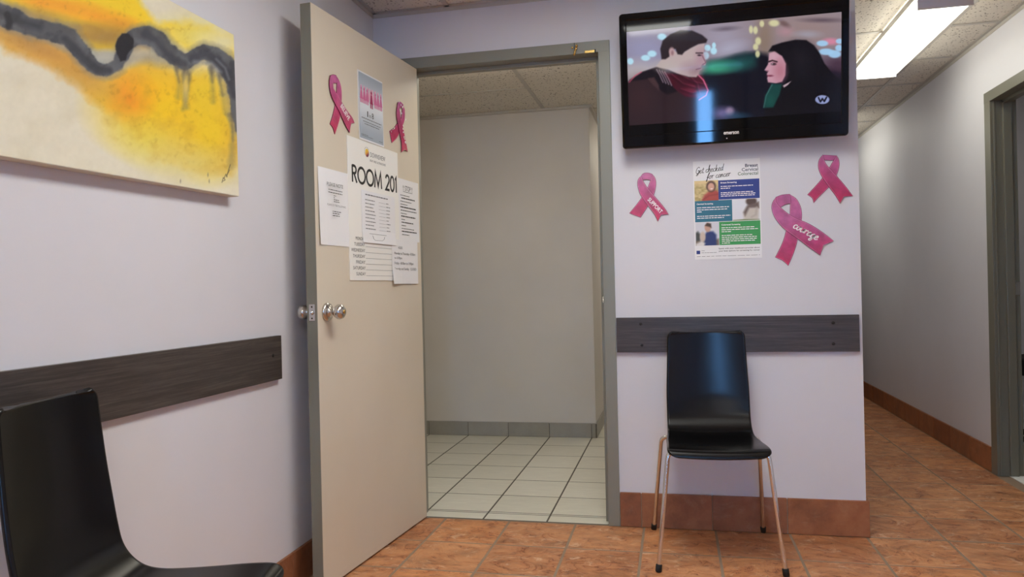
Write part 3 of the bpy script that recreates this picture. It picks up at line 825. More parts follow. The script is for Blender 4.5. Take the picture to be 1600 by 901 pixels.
# ---- chairs: black bent plywood shell on four chrome legs
def chair_shell():
    prof = [(.256, .424, .174), (.253, .436, .177), (.243, .446, .179), (.222, .452, .180), (.17, .452, .178), (.10, .448, .175), (.03, .445, .173), (-.02, .447, .168), (-.055, .457, .164), (-.082, .478, .162), (-.101, .508, .1615), (-.111, .55, .161), (-.122, .62, .160), (-.131, .69, .157), (-.1385, .765, .154), (-.1455, .846, .151)]
    P = []
    k = 4
    for i in range(len(prof) - 1):
        a, b, c, d = prof[max(i - 1, 0)], prof[i], prof[i + 1], prof[min(i + 2, len(prof) - 1)]
        for j in range(k):
            t = j / k
            P.append([.5 * (2 * b[q] + (c[q] - a[q]) * t + (2 * a[q] - 5 * b[q] + 4 * c[q] - d[q]) * t * t + (3 * b[q] - a[q] - 3 * c[q] + d[q]) * t ** 3) for q in range(3)])
    P.append(list(prof[-1]))
    # extra rows close to the top edge for the rounded corners
    top = P[-1]; prev = P[-2]
    L = math.hypot(top[0] - prev[0], top[1] - prev[1])
    ext = [[top[q] + (prev[q] - top[q]) * d / L for q in range(3)] for d in (.014, .008, .004, .0015)]
    P = P[:-1] + ext + [top]
    s = [0.]
    for a, b in zip(P[:-1], P[1:]): s.append(s[-1] + math.hypot(b[0] - a[0], b[1] - a[1]))
    tot = s[-1]
    cols = [-1, -.97, -.9, -.75, -.5, -.25, 0, .25, .5, .75, .9, .97, 1]
    n = len(cols); th = .0115
    rows = []
    for i, (f, z, hw) in enumerate(P):
        for e, r in ((s[i], .03), (tot - s[i], .016)):
            if e < r: hw -= r - math.sqrt(max(0, r * r - (r - e) ** 2))
        back = min(1, max(0, (z - .47) / .12))
        row = []
        for t in cols:
            cv = 1 - t * t
            row.append(Vector((hw * t, -(f - .016 * back * cv), z - .006 * (1 - back) * cv + .0 * back)))
        rows.append(row)
    R = len(rows); vs = []; nr = []
    for i in range(R):
        for j in range(n):
            du = rows[min(i + 1, R - 1)][j] - rows[max(i - 1, 0)][j]
            dv = rows[i][min(j + 1, n - 1)] - rows[i][max(j - 1, 0)]
            nr.append(dv.cross(du).normalized())
    top_ = [rows[i][j] for i in range(R) for j in range(n)]
    # normal points up / to the sitter
    sg = 1 if nr[(R // 3) * n + n // 2].z > 0 else -1
    bot = [p - q * sg * th for p, q in zip(top_, nr)]
    mb = MB()
    N = R * n
    fs = []
    for i in range(R - 1):
        for j in range(n - 1):
            q = (i * n + j, i * n + j + 1, (i + 1) * n + j + 1, (i + 1) * n + j)
            fs.append(q if sg < 0 else q[::-1]); fs.append(tuple(N + k for k in (q[::-1] if sg < 0 else q)))
    mb.add(top_ + bot, fs, 0, True)
    edge = [(i, 0) for i in range(R)] + [(R - 1, j) for j in range(1, n)] + [(i, n - 1) for i in range(R - 2, -1, -1)] + [(0, j) for j in range(n - 2, 0, -1)]
    ev = [top_[i * n + j] for i, j in edge] + [bot[i * n + j] for i, j in edge]
    E_ = len(edge)
    mid = [(ev[k] + ev[E_ + k]) / 2 for k in range(E_)]
    cen = Vector((0, -.02, .5))
    ring = []
    for k in range(E_):
        d = ev[(k + 1) % E_] - ev[k - 1]; nn = (ev[k] - ev[E_ + k])
        o = d.cross(nn)
        if o.length > 1e-9: o.normalize()
        i, j = edge[k]
        inward = top_[max(1, min(R - 2, i)) * n + n // 2] - ev[k]
        if o.dot(inward) > 0: o = -o
        ring.append(mid[k] + o * .003)
    mb.add(ev[:E_] + ring + ev[E_:], [(k, (k + 1) % E_, E_ + (k + 1) % E_, E_ + k) for k in range(E_)] + [(E_ + k, E_ + (k + 1) % E_, 2 * E_ + (k + 1) % E_, 2 * E_ + k) for k in range(E_)], 0, True)
    me = mb.mesh('seat_shell', M['black'])
    bm = bmesh.new(); bm.from_mesh(me); bmesh.ops.remove_doubles(bm, verts=bm.verts, dist=1e-5); bmesh.ops.recalc_face_normals(bm, faces=bm.faces); bm.to_mesh(me); bm.free()
    return me

def bend_path(pts, r=.04, k=6):
    """polyline with rounded corners"""
    P = [Vector(p) for p in pts]; out = [P[0]]
    for i in range(1, len(P) - 1):
        a = (P[i - 1] - P[i]); b = (P[i + 1] - P[i]); q = min(r, a.length * .45, b.length * .45)
        s, e = P[i] + a.normalized() * q, P[i] + b.normalized() * q
        for j in range(k + 1):
            t = j / k; out.append(s * (1 - t) ** 2 + P[i] * 2 * t * (1 - t) + e * t * t)
    return out + [P[-1]]

SHELL = chair_shell()
LEG = {}
for key, foot, knee, under, mid in (('fl', (-.2225, -.235), (-.178, -.198), (-.13, -.185), (0, -.185)), ('rl', (-.225, .24), (-.19, .075), (-.13, .06), (0, .06))):
    for s in (1, -1):
        pts = [(s * foot[0], foot[1], .012), (s * knee[0], knee[1], .428), (s * under[0], under[1], .4305), (0, mid[1], .4305)]
        if key == 'rl': pts[1] = (s * knee[0], knee[1], .432)
        m = MB(); m.tube(bend_path(pts, .045), .0085, 12)
        LEG[(key, s)] = m.mesh('leg', M['chrome'])
        c = MB(); d = Vector((pts[1][0] - pts[0][0], pts[1][1] - pts[0][1], pts[1][2] - pts[0][2])).normalized()
        p0 = Vector(pts[0]); c.tube([p0 - d * .012, p0 - d * .009, p0 + d * .014, p0 + d * .016], [.0095, .0118, .0118, .0098], 12)
        for i, v in enumerate(c.v): c.v[i] = (v[0], v[1], max(0.0003, v[2]))
        LEG[(key, s, 'c')] = c.mesh('rubber_foot', M['rubber'])
PAD = MB().cbox(-.02, .02, -.012, .012, .424, .441, .002).mesh('mounting_pad', M['rubber'])
def chair(loc, rz, label):
    c = tag(empty('stacking_chair', loc, (0, 0, rz)), label, 'chair', 'black waiting room chairs')
    link('seat_shell', SHELL, c)
    for k in ('fl', 'rl'):
        for s in (1, -1):
            l = link('leg', LEG[(k, s)], c)
            link('rubber_foot', LEG[(k, s, 'c')], l)
    for x, y in ((-.1, -.185), (.1, -.185), (-.09, .06), (.09, .06)):
        link('mounting_pad', PAD, c, (x, y, 0))
    return c
chair((.1305, 3.022, 0), math.radians(3.3), 'black shell chair with chrome legs standing under the television')
chair((-1.074, 1.287, 0), math.radians(100.4), 'black shell chair with its back to the canvas wall')

# ---- television
tv = tag(empty('television', (.245, 3.18, 1.622), (math.radians(97.3), 0, 0)), 'glossy black flat screen television tilted down on the wall', 'television')
def rounded_rect(x0, y0, x1, y1, r, k=5):
    out = []
    for cx, cy, a in ((x1 - r, y0 + r, -PI / 2), (x1 - r, y1 - r, 0), (x0 + r, y1 - r, PI / 2), (x0 + r, y0 + r, PI)):
        out += [(cx + r * math.cos(a + PI / 2 * i / k), cy + r * math.sin(a + PI / 2 * i / k)) for i in range(k + 1)]
    return out
TW, TH = .89, .5495
sx0, sx1, sy0, sy1 = -.415, .415, .054, .519
m = MB()
outer = rounded_rect(-TW / 2, 0, TW / 2, TH, .014); inner = rounded_rect(sx0, sy0, sx1, sy1, .0015)
n = len(outer)
rings = []
for poly, z in ((outer, -.034), (outer, -.010)):
    rings.append([(x, y, z) for x, y in poly])
cxm, cym = 0, TH / 2
def inset(poly, d):
    return [(x - math.copysign(min(d, abs(x)), x), y - math.copysign(d, y - cym)) for x, y in poly]
for d, z in ((.0015, -.004), (.004, -.001), (.008, 0)):
    rings.append([(x, y, z) for x, y in inset(outer, d)])
rings.append([(x - math.copysign(.004, -x) , y + math.copysign(.004, y - cym), 0.0) for x, y in inner])
rings.append([(x, y, -.003) for x, y in inner])
vs = [p for r in rings for p in r]
fs = [(i * n + k, i * n + (k + 1) % n, (i + 1) * n + (k + 1) % n, (i + 1) * n + k) for i in range(len(rings) - 1) for k in range(n)]
m.add(vs, fs)
m.build('bezel', M['tvblack'], tv)
MB().cbox(-.42, .42, .03, .52, -.06, -.03, .012).build('back_cover', M['tvback'], tv)
MB().cbox(-.12, .12, .14, .4, -.085, -.058, .004).build('wall_bracket', M['tvback'], tv)
scr = MB(); scr.box(sx0 - .002, sx1 + .002, sy0 - .002, sy1 + .002, -.01, -.0032); scr = scr.build('screen', M['tvblack'], tv)

def picture(u, v):
    h = PICTURE_DESIGN; w = h[6] * u + h[7] * v + h[8]
    X = (h[0] * u + h[1] * v + h[2]) / w; Y = (h[3] * u + h[4] * v + h[5]) / w
    A = Art(X, Y, (150, 138, 150))
    t = np.clip((Y - 40) / 90, 0, 1)
    A.mix(t * .55, (110, 100, 118))
    A.blob(1010, 78, 45, 30, (160, 160, 196), .7, .8)
    A.blob(1000, 115, 40, 18, (205, 196, 196), .7, .8)
    A.blob(1130, 60, 35, 22, (176, 168, 188), .8, .7)
    A.blob(1260, 45, 70, 28, (160, 136, 134), .7, .85)
    A.blob(1195, 60, 12, 40, (142, 120, 100), .7, .7)
    A.blob(1135, 44, 16, 3, (96, 84, 98), .8, .7, -.08); A.blob(1285, 30, 26, 3, (90, 74, 86), .8, .8); A.blob(1226, 36, 9, 4, (110, 84, 84), .6, .8, .5)
    A.blob(1228, 48, 10, 6, (196, 146, 160), .8, .6); A.blob(1262, 52, 18, 5, (170, 172, 190), .7, .6)
    A.blob(1140, 75, 22, 8, (190, 190, 214), .8, .6, -.3)
    A.poly([(1096, 112), (1120, 98), (1150, 86), (1180, 80), (1204, 84), (1220, 92), (1330, 110), (1330, 220), (1090, 220)], (14, 14, 28), 5)
    A.poly([(1100, 96), (1125, 92), (1165, 82), (1186, 84), (1180, 100), (1150, 108), (1100, 114)], (24, 60, 64), 6)
    A.blob(1122, 104, 26, 9, (66, 168, 128), .6, .95, -.08)
    A.blob(1150, 102, 22, 8, (40, 110, 100), .8, .6)
    A.blob(1312, 100, 30, 16, (60, 34, 52), .7, .8)
    A.blob(1130, 176, 16, 9, (150, 136, 196), .7, .7); A.blob(1140, 172, 6, 6, (200, 170, 200), .5, .6); A.blob(1152, 180, 16, 5, (40, 90, 120), .8, .6)
    for x, y, rx, ry in ((1009, 90, 7, 4.5), (1019, 83.5, 7, 5), (985, 95.5, 5, 5), (1035, 57, 7, 5), (1115.5, 78.5, 5, 5.5), (1116, 70, 3, 4.5), (1103, 86, 5, 6), (1106, 74, 5, 5)):
        A.blob(x, y, rx, ry, (190, 236, 255), .25, .95)
    for x, y, rx, ry in ((1174, 45, 3, 6), (1181, 46, 3.5, 6), (1191, 36, 3.5, 5), (1210, 35, 8, 5), (1185, 63, 4.5, 6), (1181, 72, 4, 5), (1184, 83, 3.5, 5.5)):
        A.blob(x, y, rx, ry, (226, 222, 172), .3, .9)
    A.blob(1298, 63, 12, 5, (226, 140, 168), .5, .9)
    for x, y, rx, ry in ((1285, 66, 9, 4.5), (1312, 62.5, 6, 4), (1311, 73, 6, 5), (1291, 79, 12, 5), (1304, 82.5, 10, 6)):
        A.blob(x, y, rx, ry, (170, 214, 250), .2, .95)
    # seated figure on the right: dark hair, dark coat, green collar
    A.poly([(1201, 79), (1207, 70), (1222, 65), (1243, 60.5), (1260, 61), (1272, 69), (1280, 80), (1288, 97), (1300, 112), (1314, 124), (1330, 126), (1330, 215), (1190, 215), (1196, 160), (1210, 140), (1226, 128), (1232, 112), (1224, 90), (1212, 80)], (13, 11, 18), 1.2)
    A.blob(1250, 92, 20, 22, (30, 27, 36), .8, .6)
    A.poly([(1202, 82), (1210, 79), (1222, 86), (1228, 98), (1227, 116), (1222, 126), (1212, 128.5), (1200, 127), (1198.5, 121), (1199.5, 117), (1198, 114), (1200, 110.5), (1194.5, 108), (1200, 99), (1201, 92)], (206, 156, 172), 1.)
    A.blob(1219, 109, 9, 14, (182, 112, 130), .7, .7); A.blob(1208, 86, 6, 5, (216, 176, 188), .8, .6)
    A.stroke([(1201, 95), (1207, 93), (1214, 95)], 1.1, (38, 20, 28), .8); A.blob(1209, 98.5, 4, 2, (50, 30, 40), .4, .9); A.blob(1207, 98.2, 1.2, .9, (210, 190, 200), .4, .8)
    A.blob(1203, 116.8, 5, 1.4, (120, 40, 66), .5, .9); A.blob(1199, 109.5, 2, 1.2, (130, 80, 96), .5, .7)
    A.poly([(1206, 129), (1222, 130), (1218, 146), (1208, 166), (1193, 167), (1195, 148)], (18, 66, 62), 1.6)
    A.stroke([(1206, 131), (1197, 148), (1193, 166)], .8, (70, 120, 116), .8, .8); A.blob(1203, 155, 6, 8, (22, 84, 76), .7, .6)
    A.poly([(1223, 132), (1236, 125), (1231, 131), (1225, 135)], (196, 170, 180), .8)
    # figure on the left: short dark hair, brown jacket, dark red scarf
    A.poly([(975, 135), (984, 124), (1004, 112), (1026, 104), (1048, 104), (1080, 114), (1100, 118), (1108, 146), (1112, 215), (975, 215)], (46, 30, 36), 1.5)
    A.blob(1000, 150, 20, 26, (62, 38, 42), .8, .6); A.blob(1062, 172, 30, 22, (50, 32, 38), .8, .6)
    A.poly([(984, 127), (1004, 112), (1030, 104), (1046, 118), (1058, 142), (1042, 147), (1028, 138), (1018, 122)], (22, 15, 24), 1.5)
    A.poly([(1012, 122), (1022, 120), (1029, 132), (1030, 141), (1020, 132)], (70, 48, 52), 1.5)
    A.stroke([(983, 128), (992, 118), (1002, 112)], .8, (200, 80, 110), .8, .8)
    A.poly([(1036, 112), (1058, 116), (1080, 121), (1096, 116), (1104, 128), (1108, 142), (1092, 152), (1070, 150), (1054, 138)], (74, 16, 34), 1.4)
    A.blob(1084, 140, 12, 8, (128, 34, 58), .7, .7); A.blob(1062, 128, 9, 8, (58, 16, 30), .7, .7)
    for pts in ([(1048, 118), (1066, 132), (1088, 138)], [(1060, 117), (1080, 128), (1104, 134)], [(1062, 140), (1080, 146), (1100, 142)], [(1078, 122), (1088, 132), (1092, 148)]):
        A.stroke(pts, 1.2, (44, 10, 24), 2., .7); A.stroke([(x + 2, y - 2.5) for x, y in pts], .5, (150, 70, 90), 1., .5)
    for k in range(4):
        A.stroke([(1026 + 4.2 * k, 108 + 1.2 * k), (1031 + 4.4 * k, 117 + 1.5 * k), (1036 + 4.4 * k, 128 + 1.6 * k)], .7, (190, 160, 176), .8, .75)
    A.stroke([(1090, 115), (1099, 124), (1106, 140), (1103, 148), (1092, 155)], .9, (250, 120, 160), .8, .9)
    A.poly([(1034, 92), (1040, 84), (1048, 76), (1064, 84), (1078, 75), (1090, 69), (1101, 67), (1100.5, 77), (1099.5, 82), (1103.5, 97), (1102, 101), (1096, 101), (1095.5, 104), (1097, 107), (1093, 110), (1092, 114), (1088, 119.5), (1076, 119), (1058, 114), (1044, 108), (1030, 105), (1025, 103)], (196, 176, 176), 1.)
    A.blob(1082, 106, 14, 9, (166, 134, 144), .8, .7); A.blob(1096, 90, 8, 14, (176, 130, 150), .8, .6); A.blob(1040, 103, 14, 8, (196, 184, 178), .8, .7)
    A.blob(1088, 110, 8, 5, (150, 116, 124), .9, .6, -.5); A.stroke([(1088, 107.5), (1095, 105.6)], .7, (110, 60, 76), .7, .8); A.stroke([(1088, 82), (1098, 82)], .9, (40, 28, 38), .8, .9); A.blob(1093, 85.5, 3, 1.4, (50, 36, 46), .4, .9); A.stroke([(1097, 85), (1103, 97), (1098, 100)], .7, (120, 74, 96), .8, .8)
    A.poly([(1034, 92), (1032, 76), (1036, 63), (1048, 53), (1064, 46.5), (1082, 47), (1098, 54), (1106, 61), (1104, 66), (1092, 68), (1080, 74), (1070, 80), (1066, 85), (1059, 84), (1056, 76), (1048, 77), (1046, 88), (1040, 92)], (46, 36, 42), 1.2)
    A.blob(1050, 80, 4.5, 6.5, (196, 160, 164), .3, .95); A.blob(1051, 82, 2, 3.5, (140, 100, 108), .5, .7)
    # channel mark
    A.blob(1284.5, 153.5, 11, 6.8, (150, 160, 206), .07)
    A.stroke([(1278.5, 150.5), (1281.5, 157), (1284.6, 152), (1287.6, 156.4), (1291, 150)], 1.25, (14, 14, 30), .5)
    return A.c * .94
art_plane('picture', sx1 - sx0, .379, 340, 160, picture, M['picture'], scr, (sx0, sy0 + .042, -.0028))
lg = MB(); put_text(lg, 'emerson', -.034, .0335, .026, .0445, .0012, .02); lg.build('lettering', M['white_ink'], tv)
lg = MB(); lg.cbox(-.03, .03, .008, .028, -.0005, .0035, .001); lg.build('button_panel', M['tvblack'], tv)
lg = MB(); lg.lathe([(.0025, .0), (.0025, .0016), (0, .0016)], (-.022, .018, .003), 'z', 10); lg.build('power_light', M['white_ink'], tv)

# ---- canvas
cv = tag(empty('canvas_painting', (XL + .0005, .92, 1.33), (PI / 2, math.radians(-1.0), PI / 2)), 'abstract canvas in yellow, orange and charcoal on cream', 'painting')
CW, CH, CT = 1.165, .5, .038
m = MB().cbox(0, CW, 0, CH, 0, CT, .003)
cvs = mat('canvas_side', (214, 206, 188), .7)
m.build('stretched_canvas', cvs, cv)
def canvas(u, v):
    a = math.radians(1.0)
    y = .92 + (u * CW) * math.cos(a) - v * CH * math.sin(a); z = 1.33 + v * CH * math.cos(a) + u * CW * math.sin(a)
    h = CANVAS_DESIGN; w = h[6] * y + h[7] * z + h[8]
    X = (h[0] * y + h[1] * z + h[2]) / w; Y = (h[3] * y + h[4] * z + h[5]) / w
    q = lambda a, s_: ((X * math.cos(a) - Y * math.sin(a)) / s_, (X * math.sin(a) + Y * math.cos(a)) / s_)
    N1 = fbm(*q(.6, 42)) - .48; N2 = .5 * (fbm(*q(.9, 15)) + fbm(*q(-.5, 17))) - .48; N3 = .5 * (fbm(*q(.35, 6), 3) + fbm(*q(1.9, 8), 3)) - .42
    A = Art(X, Y, (232, 226, 204))
    A.mix(np.clip(N1 * 1.2 + .1, 0, .4), (214, 206, 178))
    up = [(-160, -90), (185, -90), (205, -20), (226, 12), (248, 34), (300, 34), (345, 48), (372, 62), (372, 92), (330, 92), (296, 84), (262, 62), (232, 46), (205, 56), (180, 78), (150, 80), (120, 58), (60, 36), (0, 6), (-160, -40)]
    A.poly(up, (250, 210, 40), 7, .96, N2 * 22)
    A.blob(305, 55, 60, 26, (236, 224, 132), .8, .75); A.blob(350, 66, 34, 18, (238, 234, 196), .8, .85)
    for x, y, rx, ry in ((100, 8, 42, 12), (150, 24, 36, 12), (60, 2, 34, 10), (190, 36, 26, 10)):
        A.blob(x, y, rx, ry, (248, 164, 44), .9, .8, .25)
    A.mix(np.clip((.30 - np.abs(Y - (18 + X * .22)) / 60) * 3 * (.4 + 1.6 * (N1 + .3)), 0, .55) * (X < 235) * (X > -40), (176, 128, 66))
    A.blob(165, 58, 46, 18, (160, 128, 74), .8, .75); A.blob(60, 22, 50, 8, (166, 140, 96), .9, .6, .25)
    low = [(-160, -20), (0, 36), (60, 58), (105, 78), (138, 104), (160, 120), (190, 110), (220, 98), (262, 102), (288, 116), (318, 116), (342, 140), (362, 178), (372, 240), (362, 276), (318, 268), (286, 262), (246, 244), (212, 216), (186, 190), (146, 162), (104, 126), (60, 96), (0, 74), (-160, 20)]
    A.poly(low, (226, 176, 78), 9, .95, N2 * 26 + N1 * 20)
    A.blob(250, 165, 80, 58, (250, 206, 36), .7, .95); A.blob(330, 205, 40, 56, (246, 208, 44), .7, .9); A.blob(320, 140, 26, 24, (240, 208, 54), .8, .8)
    A.blob(205, 152, 24, 26, (248, 146, 40), .9, .85); A.blob(232, 140, 22, 16, (250, 190, 36), .8, .7)
    A.blob(70, 78, 60, 16, (214, 152, 70), .9, .8, .4); A.blob(130, 118, 40, 14, (206, 158, 76), .9, .7, .5); A.blob(40, 62, 40, 10, (176, 140, 84), .9, .6, .4)
    A.blob(232, 222, 48, 26, (236, 220, 98), .9, .75, .3); A.blob(300, 256, 60, 22, (232, 216, 130), .9, .8, .15)
    A.mix(np.clip(N2 * 1.8, 0, .3) * np.clip((Y - 90) / 40, 0, 1) * np.clip((165 - A.c[..., 2]) / 60, 0, 1), (206, 160, 48))
    A.mix(np.clip(-N3 * 1.6 - .1, 0, .2) * np.clip((150 - A.c[..., 2]) / 60, 0, 1), (176, 130, 48))
    # grey washes under the dark band
    path = [(-160, -36), (-60, -4), (0, 22), (28, 34), (60, 45), (88, 50), (108, 58), (122, 74), (134, 92), (150, 108), (166, 110), (184, 100), (192, 84), (200, 66), (214, 56), (232, 54), (246, 62), (256, 76), (272, 88), (288, 96), (302, 88), (320, 82), (338, 86), (352, 98), (362, 118), (367, 146), (369, 176), (370, 204)]
    wid = [16, 17, 17, 15, 15, 15, 15, 13, 12, 10, 9, 10, 11, 12, 14, 14, 14, 14, 14, 13, 11, 12, 13, 14, 13, 11, 8, 3]
    A.stroke(path, [w_ + 5 for w_ in wid], (134, 130, 124), 5, .6, N2 * 18)
    A.poly([(138, 78), (170, 78), (184, 86), (178, 98), (162, 104), (148, 98)], (170, 172, 166), 4, .75, N2 * 10)
    A.blob(96, 68, 22, 8, (170, 160, 142), .7, .7, .4); A.blob(205, 92, 24, 10, (160, 154, 146), .7, .7, -.2); A.blob(240, 92, 22, 10, (150, 146, 140), .7, .6, .3)
    A.stroke(path, wid, (80, 83, 91), 1.6, .93, N2 * 10 + N3 * 4)
    before = A.c.copy()
    A.mix(np.clip((N1 + .02) * 3.2, 0, .6) * (A.c[..., 0] < 110), (116, 119, 124)); A.mix(np.clip(-N2 * 4, 0, .5) * (A.c[..., 0] < 118), (58, 60, 68))
    A.stroke([(-160, -40), (0, 18), (20, 28), (60, 42)], 7, (50, 51, 58), 5, .7, N2 * 10); A.stroke([(100, 60), (118, 76), (132, 94), (150, 110), (170, 110)], 6, (58, 60, 68), 3, .8, N2 * 8)
    A.stroke([(226, 52), (246, 64), (258, 82), (276, 96), (288, 100)], 6, (62, 64, 73), 3, .7, N2 * 8); A.stroke([(300, 90), (322, 84), (342, 94), (356, 116), (366, 150)], 6, (62, 64, 74), 3, .7, N2 * 9)
    A.stroke([(212, 64), (238, 70), (250, 84)], 4, (112, 116, 124), 4, .6, N2 * 8); A.stroke([(304, 96), (330, 98), (344, 112)], 2.5, (140, 144, 152), 2.5, .6, N2 * 8); A.stroke([(338, 92), (352, 106), (358, 124)], 1.6, (160, 164, 172), 2, .5)
    A.poly([(183, 60), (190, 52), (200, 52), (208, 60), (208, 74), (199, 84), (196, 94), (188, 96), (182, 84), (180, 70)], (36, 35, 42), 1.2, 1., N3 * 4)
    A.stroke([(10, 22), (14, 34), (12, 42)], 5, (40, 41, 48), 2, .8)
    for pts, w_ in (([(274, 104), (280, 128), (278, 152)], 3), ([(288, 108), (286, 130), (292, 168)], 3.5), ([(296, 116), (294, 142), (286, 172)], 2), ([(330, 106), (332, 128), (334, 156)], 2.5), ([(342, 118), (348, 150), (352, 176)], 2.5), ([(362, 180), (364, 220), (360, 262)], 4)):
        A.stroke(pts, w_, (128, 118, 96), 4, .42, N2 * 14); A.stroke(pts[:2], [w_, .5], (80, 80, 86), 3, .5, N2 * 10)
    A.blob(290, 138, 4, 18, (222, 206, 150), .7, .6)
    # signature
    for pts in ([(347, 286), (349, 278), (352, 282), (348, 284)], [(350, 280), (353, 273), (355, 277)], [(354, 277), (357, 267), (360, 258)], [(355, 274), (359, 266)]):
        A.stroke(pts, .35, (60, 56, 52), .6, .9)
    for x, y in ((327, 284), (282, 284), (325, 274)):
        A.blob(x, y, .8, 3, (120, 112, 100), .6, .7)
    return np.clip(A.c + N3[..., None] * 12, 0, 255)
art_plane('painted_face', CW - .004, CH - .004, 470, 200, lambda u, v: canvas(u, v), M['oil'], cv, (.002, .002, CT + .0004))

# ---- notices on the door
nv = Vector((math.cos(DA), -math.sin(DA), 0)); dv = Vector((-math.sin(DA), -math.cos(DA), 0))
def on_door(name, s_left, z0, lift):
    p = Vector((-1.178, 3.272, 0)) + nv * (DT + lift) + dv * s_left
    return (p.x, p.y, z0), (PI / 2, 0, PI / 2 - DA)
def sheet_mesh(name, w, h, th, m, curl=None, n=8):
    mb = MB(); vs = []
    for j in range(n + 1):
        for i in range(n + 1):
            u, v = i / n, j / n
            vs.append((u * w, v * h, th + (curl(u, v) if curl else 0)))
    N = len(vs); vs2 = [(x, y, z - th) for x, y, z in vs]
    fs = []
    for j in range(n):
        for i in range(n):
            q = (j * (n + 1) + i, j * (n + 1) + i + 1, (j + 1) * (n + 1) + i + 1, (j + 1) * (n + 1) + i)
            fs += [q, tuple(N + k for k in q[::-1])]
    ring = [i for i in range(n + 1)] + [j * (n + 1) + n for j in range(1, n + 1)] + [n * (n + 1) + i for i in range(n - 1, -1, -1)] + [j * (n + 1) for j in range(n - 1, 0, -1)]
    for q in range(len(ring)):
        a, b = ring[q], ring[(q + 1) % len(ring)]
        fs.append((a, N + a, N + b, b))
    mb.add(vs + vs2, fs)
    return mb.mesh(name, m)
def notice(name, label, w, h, place, m=None, curl=None, th=.0006, cat='sign'):
    loc, rot = place
    o = tag(empty(name, loc, rot), label, cat)
    link('sheet', sheet_mesh('sheet', w, h, th, m or M['paper'], curl), o)
    return o
def lettering(o, fn, m='ink', name='lettering'):
    mb = MB(); fn(mb); r = mb.build(name, M[m], o)
    if name != 'lettering': r['kind'] = 'stuff'
    return r

# the room sign (a stiff white board)
main = notice('room_sign', 'large white board on the door reading ROOM 201', .421, .549, on_door('', .645, 1.091, .0004), M['board'], th=.0025)
Z = .0029
lettering(main, lambda b: put_block(b, 'ROOM 201', .028, .376, .412, .442, .0104, Z))
def days(b):
    for i, d in enumerate(('MONDAY', 'TUESDAY', 'WEDNESDAY', 'THURSDAY', 'FRIDAY', 'SATURDAY', 'SUNDAY')):
        y = .156 - .0228 * i; w = .0118 * len(d)
        put_text(b, d, .118 - w, y, .118, y + .0125, Z)
lettering(main, days, 'ink')
def rules(b):
    for i in range(7):
        y = .155 - .0228 * i; rect(b, .122, y, .40, y + .0011, Z)
lettering(main, rules, 'inkgrey', 'rule_lines')
lettering(main, lambda b: (put_text(b, 'DOWNSVIEW', .178, .494, .305, .513, Z), put_text(b, 'XRAY AND ULTRASOUND', .172, .475, .308, .484, Z)), 'inkgrey')
lt = MB()
for i in range(9):
    a0, a1 = math.radians(40 + i * 20), math.radians(52 + i * 20)
    r0, r1 = .019, .0205
    lt.add([(.15 + r * math.cos(a), .507 + r * math.sin(a) * 1.05, Z) for r, a in ((r0, a0), (r1, a0), (r1, a1), (r0, a1))], [(0, 1, 2, 3)])
lt.build('logo_ring', M['ink'], main)
def sun(u, v):
    A = Art(u, v, (240, 239, 234)); A.poly([(.5 + .5 * math.cos(k * PI / 16), .5 + .5 * math.sin(k * PI / 16)) for k in range(32)], (236, 196, 60), .02)
    A.mix(np.clip((.75 - v + (u - .5) * .5) * 1.5, 0, 1) * (np.hypot(u - .5, v - .5) < .5), (196, 90, 60)); A.mix(np.clip((.45 - v + (u - .5) * .6) * 2.2, 0, 1) * (np.hypot(u - .5, v - .5) < .5), (92, 26, 84))
    return A.c
art_plane('logo_disc', .03, .033, 24, 24, sun, M['print'], main, (.137, .489, Z - .0001))

# 1 in 8 poster
p8 = notice('leaflet', 'small grey blue leaflet with pink figures reading 1 in 8', .206, .271, on_door('', .551, 1.643, .0003), M['paper'], lambda u, v: .002 * max(0, .25 - v) / .25)
art_plane('print_ground', .194, .257, 6, 30, lambda u, v: np.stack([158 + 66 * np.exp(-((v - .55) / .3) ** 2), 170 + 60 * np.exp(-((v - .55) / .3) ** 2), 184 + 52 * np.exp(-((v - .55) / .3) ** 2)], -1), M['print'], p8, (.006, .007, .0030))
pk = [mat('figure_pink_%d' % i, c, .6) for i, c in enumerate(((236, 190, 208), (226, 150, 186), (214, 112, 160), (168, 34, 92)))]
def figure(b, x, y, h, z):
    w = h * .2
    b.add([(x - w, y + h * .25, z), (x + w, y + h * .25, z), (x + w * .35, y + h * .78, z), (x - w * .35, y + h * .78, z)], [(0, 1, 2, 3)])
    for s in (-1, 1):
        b.add([(x + s * w * .45 - w * .28, y, z), (x + s * w * .45 + w * .28, y, z), (x + s * w * .45 + w * .3, y + h * .3, z), (x + s * w * .45 - w * .3, y + h * .3, z)], [(0, 1, 2, 3)])
    b.add([(x + h * .095 * math.cos(k * PI / 5), y + h * .89 + h * .1 * math.sin(k * PI / 5), z) for k in range(10)], [tuple(range(10))])
for row, (yy, n_, hh) in enumerate(((.168, 8, .05), (.158, 7, .056), (.146, 8, .062))):
    b = MB()
    for k in range(n_):
        x = .022 + (.162 / (n_ - 1)) * k
        if row == 2 and k in (3, 4): continue
        figure(b, x, yy, hh, .0032 + row * .0001)
    b.build('figures', pk[row], p8)['kind'] = 'stuff'
b = MB(); figure(b, .103, .138, .07, .0036); b.build('figure', pk[3], p8)
lettering(p8, lambda b: (put_text(b, '1', .066, .098, .073, .121, .0034), put_text(b, 'in', .082, .098, .096, .114, .0034), put_text(b, '8', .104, .098, .119, .121, .0034)))
